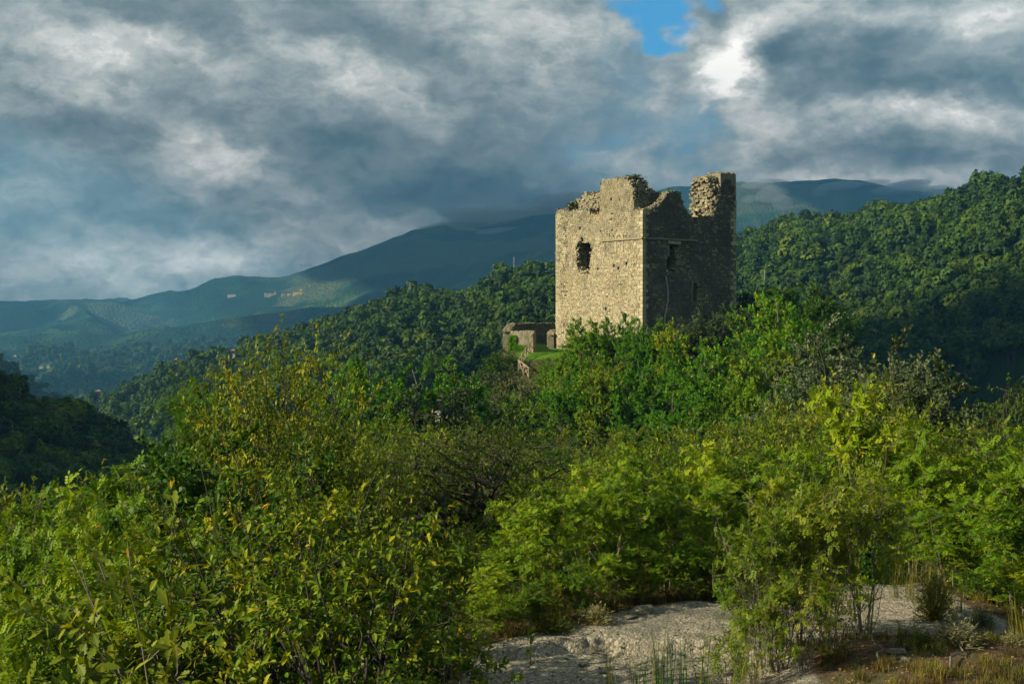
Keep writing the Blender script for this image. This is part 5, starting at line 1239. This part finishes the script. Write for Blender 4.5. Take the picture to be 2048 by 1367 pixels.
# loose stones: the larger ones singly, pebbles as gravel
sm = []
for i in range(4):
    r = np.random.default_rng(70 + i); d = r.normal(0, 1, (26, 3)); d /= np.linalg.norm(d, axis=1)[:, None]
    import bmesh
    bm = bmesh.new(); [bm.verts.new(v * np.array([.5, .4, .26]) * r.uniform(.8, 1.1)) for v in d]; bmesh.ops.convex_hull(bm, input=bm.verts)
    for v in [v for v in bm.verts if not v.link_faces]: bm.verts.remove(v)
    me = bpy.data.meshes.new('stone'); bm.to_mesh(me); bm.free(); a = me.attributes.new('rock', 'FLOAT', 'POINT'); a.data.foreach_set('value', np.ones(len(me.vertices))); me.materials.append(M_rock); sm.append(me)
X1 = ru.uniform(-.4, 5.8, 2600); Y1 = ru.uniform(11, 17, 2600); k = patch_rock(X1, Y1) > .5; X1, Y1 = X1[k], Y1[k]
gn_scatter('gravel', np.stack([X1, Y1, patch_z(X1, Y1)], 1), ru.uniform(.012, .05, len(X1)) , sm, 'loose pebbles on the rock slab', .4)
SL = [(1282, 1226, 60, 'flat grey stone slab lying at the back edge of the rock'), (1262, 1236, 34, 'smaller grey stone beside the flat one'), (1165, 1330, 26, 'pale broken stone on the shaded ledge'), (1240, 1308, 16, 'small white stone on the shaded ledge'), (1755, 1270, 30, 'stone at the foot of the many-stemmed clump'), (1790, 1305, 44, 'flat buff stone set in the leaf litter'), (1810, 1320, 30, 'second buff stone below the flat one in the litter'), (1905, 1275, 22, 'little grey stone near the silvery shrublet'), (1880, 1170, 34, 'narrow grey stone on the right crest of the slab'), (2010, 1285, 24, 'small stone by the right edge shrublet'), (1400, 1300, 14, 'tiny stone half way along the ledge'), (1205, 1345, 18, 'dark pebble in the shaded hollow')]
for i, (px, py, w, lb) in enumerate(SL):
    p = at_patch(px, py); s = w / F * p[1] * 1.1
    link('stone', sm[i % 4], None, p + np.array([0, 0, s * .06]), (ru.normal(0, .1), ru.normal(0, .1), ru.uniform(0, 3)), (s, s * .8, s * .7), label=lb, category='stone')
M_litter = leaf_mat('fallen_leaf', [(0, (.08, .045, .03)), (.5, (.17, .10, .06)), (1, (.30, .22, .15))], .15, .7, gain=1.)
fl = [mesh_np('fallen_leaf', OVAL[0] * [1, 1, 1.5], OVAL[1], M_litter, {'tone': ('POINT', np.full(8, t))}) for t in (.1, .4, .7, .95)]
X1 = ru.uniform(2.2, 7, 5200); Y1 = ru.uniform(10.8, 17, 5200); k = patch_rock(X1, Y1) < .35; X1, Y1 = X1[k], Y1[k]
gn_scatter('leaf_litter', np.stack([X1, Y1, patch_z(X1, Y1) + .012], 1), ru.uniform(.025, .05, len(X1)), fl, 'fallen brown leaves on the dry ground at lower right', .35)
# bare sticks
for px, py, L, lb in [(1900, 1345, .9, 'pale dead stick lying in the leaf litter at lower right'), (1760, 1330, .5, 'short dead stick under the many-stemmed clump')]:
    p = at_patch(min(px, 2040), min(py, 1360)); mb = MB(); mb.tube([(0, 0, .02), (L * .3, .1, .08), (L * .7, .12, .06), (L, .3, .10)], [.012, .011, .008, .004], 5); link('dead_stick', mb.mesh('dead_stick', M_bark_pale), None, p, (0, 0, .9), label=lb, category='stick')
# ------------------------------------------------------------------ ivy on the enclosure wall
ri = np.random.default_rng(4); n = 4200
e_ = (b3 - a3); Lw = np.linalg.norm(e_); 
u = ri.beta(1.2, 3.5, n); pz = ri.uniform(-7.4, -2.2, n) + .6; wd = np.where(pz > -2.6, u < .25, True)
pos_ = a3[None] + e_[None] * u[:, None]; pos_[:, 2] = pz; pos_[:, 1] -= ri.uniform(.02, .3, n); pos_[:, 0] -= ri.uniform(-.1, .25, n) * (u < .1); pos_ = pos_[wd]
V, Fc, t = scatter(CL4, pos_, ri.normal(0, 1, pos_.shape) - [0, 0, .6], ri.normal(0, .3, pos_.shape) + [-.4, -1, .3], np.full(len(pos_), .2), np.clip(ri.normal(.45, .2, len(pos_)), 0, .9))
V -= np.array(a3); link('ivy', mesh_np('ivy', V, Fc, L_maple, {'tone': ('POINT', t)}), None, a3, label='ivy climbing the crumbling corner of the enclosure wall', category='ivy')
# ------------------------------------------------------------------ far houses
def flat(name, c, rough=.8):
    m, b, bs = mat(name); tc = b.new('ShaderNodeTexCoord').outputs['Object']; b.put(bs.inputs['Base Color'], b.mix(b.rng(b.noise(tc, .5, 3), .3, .7, 0, .3), c, tuple(v * .75 for v in c))); bs.inputs['Roughness'].default_value = rough; return m
M_wy = flat('ochre_plaster', (.70, .50, .17)); M_ww = flat('pale_plaster', (.52, .49, .44)); M_wp = flat('pink_plaster', (.40, .34, .30)); M_rf = flat('clay_roof', (.30, .17, .11)); M_gl = flat('window_glass', (.03, .035, .04), .2)
def house(px, py, d, w, h, dep, mw, label, name='house', rz=0.0, roof=True, floors=2, nwin=4, tower_=None):
    p = P(px, py, d); g = gz(p[0], p[1]); z = min(p[2], g + 8) if abs(p[2] - g) < 40 else p[2]
    z = p[2]
    root = bpy.data.objects.new(name, None); COL.objects.link(root); root.location = (p[0], p[1], z); root.rotation_euler = (0, 0, rz); root['label'] = label; root['category'] = name.replace('_', ' ')
    mb = MB(); mb.box((-w / 2, 0, -14), (w / 2, dep, h)); link('wall', mb.mesh('wall', mw), root)
    if roof:
        mb = MB(); o = .6; mb.add([(-w / 2 - o, -o, h), (w / 2 + o, -o, h), (w / 2 + o, dep + o, h), (-w / 2 - o, dep + o, h), (-w / 2 + dep * .35, dep / 2, h + dep * .26), (w / 2 - dep * .35, dep / 2, h + dep * .26)], tri([(0, 1, 5, 4), (2, 3, 4, 5), (1, 2, 5), (3, 0, 4), (0, 3, 2, 1)])); link('roof', mb.mesh('roof', M_rf), root)
    wm = MB(); wm.box((-.5, -.06, -.7), (.5, .1, .7)); wm = wm.mesh('window', M_gl)
    for f_ in range(floors):
        for k in range(nwin): link('window', wm, root, ((-.5 + (k + .5) / nwin) * w, 0, h * (f_ + .55) / floors), None, (max(1, w / nwin / 4), 1, 1))
    if tower_:
        mb = MB(); tx, tw, th = tower_; mb.box((tx - tw / 2, 1, 0), (tx + tw / 2, 1 + tw, th)); link('turret', mb.mesh('turret', mw), root)
    return root
H5 = 5200.
def on_land(px, py, d0, d1):
    q = at_pixel(px, py, d0, d1); return q[1]
def far_house(px, py, w, h, dep, mw, label, **kw):
    d = on_land(px, py + 1.5, 2600, 7600); s = d / F
    house(px, py + 1.5, d - 8, w * s, h * s, dep * s, mw, label, **kw)
far_house(463, 593, 17, 5, 6, M_ww, 'long pale building on the mountain slope, leftmost of the hill village', name='apartment_block', nwin=6)
far_house(531, 592, 4.5, 8, 4, M_wp, 'narrow pinkish castle tower at the left of the hill village', name='keep', nwin=1, floors=3, roof=False)
far_house(541, 591, 13, 5, 5, M_wp, 'pinkish castle with small belfry in the hill village', name='castle', tower_=(-20 * 0, 3.2, 18.0), nwin=5)
far_house(550, 587, 5, 5, 4, M_wp, 'small pink house at the castle right end')
far_house(566, 589, 8, 3, 4, M_wp, 'row house between castle and ochre building')
far_house(578, 588, 7, 2.4, 4, M_ww, 'low pale house left of the ochre building')
far_house(593, 587, 15, 4, 5, M_wy, 'long ochre building catching the sun in the hill village', name='villa', nwin=6)
far_house(603, 586, 5, 4, 4, M_wy, 'ochre wing at the right end of the villa')
far_house(602, 578, 5, 2.4, 3, M_wy, 'small ochre house above the villa')
far_house(619, 571, 4, 1.5, 3, M_ww, 'tiny pale house uphill right of the villa')
for px, py, w, h, mw, lb in [(66, 738, 8, 4, M_wp, 'pink house at the left of the valley hamlet'), (75, 740, 6, 4, M_ww, 'white house in front of the valley hamlet'), (82, 734, 8, 3, M_ww, 'white roofed house at the back of the valley hamlet'), (97, 733, 7, 4, M_wp, 'pinkish house high in the valley hamlet'), (90, 745, 5, 2.5, M_ww, 'small pale house at the front of the valley hamlet'), (98, 742, 9, 2.6, M_wp, 'long clay roofed house right in the valley hamlet'), (30, 711, 5, 3, M_ww, 'lonely white house above the valley hamlet'), (190, 779, 5, 3, M_ww, 'small pale house below the yellow one')]:
    far_house(px, py, w, h, 5, mw, lb, nwin=3)
far_house(163, 756, 9, 4.5, 5, M_wy, 'bright yellow farmhouse among the olive groves', name='farmhouse', nwin=4)
far_house(170, 756, 5, 5, 4, M_ww, 'white wing at the right of the yellow farmhouse', nwin=2)
for px, py, w, h, lb in [(196, 791, 9, 4, 'pinkish house low behind the ridge at left'), (466, 709, 8, 3, 'small clay roofed house among trees on the ridge'), (352, 727, 7, 3, 'tiny house on the ridge left of the tall tree')]:
    d = on_land(px, py, 700, 2300); s = d / F; house(px, py - 2, d - 6, w * s, (h + 3) * s, 6, M_wp, lb, nwin=3)
# ------------------------------------------------------------------ masts, pylons and wires
M_steel = flat('galvanised_steel', (.28, .29, .29), .5)
def lattice(px, pyb, pyt, d, wpx, label, name='pylon', arms=((.80, 1.2), (.92, .9))):
    p = P(px, pyb, d); h = (pyb - pyt) / F * d; w = wpx / F * d / 2; g = gz(p[0], p[1])
    root = bpy.data.objects.new(name, None); COL.objects.link(root); root.location = p; root['label'] = label; root['category'] = name.replace('_', ' ')
    ext = min(0, g - p[2])
    r_ = max(.10, .28 / F * d); cs = [(-1, -1), (1, -1), (1, 1), (-1, 1)]
    for a_ in cs:
        mb = MB(); mb.tube([(a_[0] * w * 1.1, a_[1] * w * 1.1, ext - 1), (a_[0] * w * .25, a_[1] * w * .25, h)], r_ * .8, 4); link('leg', mb.mesh('leg', M_steel), root)
    mb = MB()
    for k in range(8):
        z0_, z1_ = h * k / 8, h * (k + 1) / 8; w0, w1 = w * (1 - .75 * k / 8), w * (1 - .75 * (k + 1) / 8)
        for (i, j) in ((0, 1), (1, 2), (2, 3), (3, 0)): mb.tube([(cs[i][0] * w0, cs[i][1] * w0, z0_), (cs[j][0] * w1, cs[j][1] * w1, z1_)], r_ * .45, 3)
    link('lattice_bracing', mb.mesh('lattice_bracing', M_steel), root)
    for t, l in arms:
        mb = MB(); mb.tube([(-l * w * 2.2, 0, h * t), (0, 0, h * t + .3), (l * w * 2.2, 0, h * t)], r_ * .8, 4); link('cross_arm', mb.mesh('cross_arm', M_steel), root)
    return root
lattice(1028, 538, 514, 985, 3.0, 'slender pale radio mast on the ridge left of the tower', 'radio_mast', arms=((.55, .8),))
lattice(820, 592, 564, 1020, 5, 'small electricity pylon on the ridge crest left of the tower')
lattice(1976, 524, 503, 900, 9, 'wide armed electricity pylon on the right hillside')
lattice(2009, 514, 497, 930, 4, 'slim pole beside the wide armed pylon', 'power_pole', arms=((.9, .6),))
lattice(1529, 564, 540, 900, 3, 'electricity pole in the wood right of the tower', 'power_pole', arms=((.85, 1.5),))
def wire(a, b_, da, db, label, sag=3.0):
    A = P(*a, da); B_ = P(*b_, db); t = np.linspace(0, 1, 25)[:, None]; pts_ = A * (1 - t) + B_ * t; pts_[:, 2] -= (4 * t * (1 - t))[:, 0] * sag; r0 = .12 / F * (da + db) / 2
    mb = MB(); mb.tube(pts_ - A, r0 * np.linspace(da, db, 25) / ((da + db) / 2), 3); link('power_line', mb.mesh('power_line', M_steel), None, A, label=label, category='cable')
wire((1976, 505), (2110, 572), 900, 560, 'upper power cable running down right from the wide armed pylon', 2)
wire((1982, 506), (2110, 582), 900, 560, 'lower power cable beside the upper one at the right edge', 2)
wire((1990, 524), (2110, 578), 900, 600, 'thin power cable low at the right edge', 2)
wire((1476, 496), (1715, 500), 980, 880, 'upper power cable crossing the wood right of the tower')
wire((1478, 545), (1660, 553), 940, 860, 'lower power cable crossing the wood right of the tower')
wire((820, 566), (935, 600), 1015, 860, 'power cable dipping from the small ridge pylon', 2)
wire((230, 729), (440, 731), 2300, 1500, 'faint power cable across the valley at left', 4)
rr_ = np.random.default_rng(12); cg = P(876, 832, 22.8); n_ = 34  # cluster of pale cards standing for an unidentified white patch
pw = np.stack([rr_.normal(0, .022, n_), rr_.normal(0, .03, n_), rr_.uniform(-.09, .09, n_)], 1)
Vw, Fw, tw = scatter(DIA, pw, rr_.normal(0, 1, (n_, 3)), rr_.normal(0, .5, (n_, 3)) + [-1, -1, .5], np.full(n_, .032), np.full(n_, .5))
M_wh = flat('pale_white', (.32, .33, .34)); link('white_spray', mesh_np('white_spray', Vw, Fw, M_wh), None, cg, label='small white spray among the top twigs of the crooked oak', category='flowers')
# ------------------------------------------------------------------ mist clinging to the mountains
mm = bpy.data.materials.new('mist'); mm.use_nodes = True; q = NB(mm.node_tree); q.n.clear()
pv = q.new('ShaderNodeVolumePrincipled'); pv.inputs['Color'].default_value = (.82, .90, .95, 1); pv.inputs['Density'].default_value = .008; pv.inputs['Anisotropy'].default_value = .2
ov = q.new('ShaderNodeOutputMaterial'); q.l.new(pv.outputs[0], ov.inputs['Volume'])
bm = bmesh.new(); bmesh.ops.create_icosphere(bm, subdivisions=3, radius=1.0); sph = bpy.data.meshes.new('mist_bank'); bm.to_mesh(sph); bm.free(); sph.materials.append(mm)
MIST = [(880, 452, 6700, 50, 7), (905, 446, 6700, 60, 9), (1000, 450, 6600, 120, 12), (1080, 450, 6500, 90, 16), (940, 428, 6900, 70, 14), (960, 440, 6800, 80, 14), (1010, 436, 6700, 90, 20), (1070, 432, 6700, 80, 26), (1110, 436, 6600, 60, 30), (1180, 425, 6800, 120, 40), (930, 456, 6400, 40, 7), (1000, 462, 6300, 50, 8), (1060, 462, 6300, 60, 12),
        (1545, 388, 8100, 36, 18), (1530, 368, 8200, 50, 10), (1565, 405, 8000, 24, 16), (1590, 422, 7900, 15, 10), (1600, 432, 7900, 12, 7), (1680, 372, 8200, 50, 10), (1640, 384, 8100, 20, 10), (1800, 376, 8200, 70, 14), (1850, 384, 8200, 60, 12), (1900, 390, 8100, 60, 12), (1745, 366, 8300, 40, 8), (1500, 398, 8100, 18, 8), (740, 518, 6700, 18, 5), (612, 530, 6800, 16, 4)]
for i, (px, py, d, w, h) in enumerate(MIST):
    p = P(px, py, d); o = link('mist_bank', sph, None, p, (0, R(rp.uniform(-12, 12)), rp.uniform(-.3, .3)), (w / F * d, w / F * d * .5, h / F * d), kind='stuff', label='soft bank of mist clinging to the far mountain')
# ------------------------------------------------------------------ unseen clouds added above the view to shade hills and mountains
cm = bpy.data.materials.new('shade_cloud_surface'); cm.use_nodes = True; q = NB(cm.node_tree); bs_ = cm.node_tree.nodes['Principled BSDF']
bs_.inputs['Base Color'].default_value = (.8, .8, .8, 1); bs_.inputs['Roughness'].default_value = 1; bs_.inputs['Specular IOR Level'].default_value = 0
def shade_cloud(gx, gy, rx, ry, alt=3000.):  # set along the sun's path so its shadow lands on the given ground point
    k = alt / math.tan(SUN_EL); cxx, cyy = gx + math.sin(SUN_AZ) * k, gy + math.cos(SUN_AZ) * k
    bm = bmesh.new(); bmesh.ops.create_icosphere(bm, subdivisions=5, radius=1.0)
    co_ = np.array([v.co for v in bm.verts]); sd_ = int(abs(gx) + abs(gy)) % 97
    n_ = 1 + .38 * fbm(co_[:, 0] * 2.2 + sd_, co_[:, 1] * 2.2 + co_[:, 2], sd_, 4)
    for v, k_ in zip(bm.verts, n_): v.co *= k_
    me = bpy.data.meshes.new('shade_cloud'); bm.to_mesh(me); bm.free(); me.materials.append(cm)
    link('shade_cloud', me, None, (cxx, cyy, alt), None, (rx, ry, 160), kind='structure', label='unseen grey cloudbank added overhead to shade the land')
for c_ in [(60, 500, 400, 200), (-80, 300, 110, 80), (-3050, 7000, 1500, 1700), (820, 6500, 1150, 2500), (-900, 2900, 500, 500), (700, 3300, 1200, 1100), (-3600, 5200, 900, 800), (3600, 6000, 2000, 3200), (-1500, 9800, 3500, 900), (-200, 4200, 500, 900)]: shade_cloud(*c_)
# ------------------------------------------------------------------ air
hm = bpy.data.materials.new('haze'); hm.use_nodes = True; q = NB(hm.node_tree); q.n.clear()
pv = q.new('ShaderNodeVolumePrincipled'); pv.inputs['Color'].default_value = (.17, .55, .98, 1); pv.inputs['Density'].default_value = 1.1e-4; pv.inputs['Anisotropy'].default_value = .1
ov = q.new('ShaderNodeOutputMaterial'); q.l.new(pv.outputs[0], ov.inputs['Volume'])
mb = MB(); zlo = float(Z2.min()) - 1 if Z2.ndim == 2 else -1200; mb.box((-11500, -3000, zlo), (11500, 9700, 905)); link('haze', mb.mesh('haze', hm), kind='stuff', label='thin blue air between the viewer and the mountains')
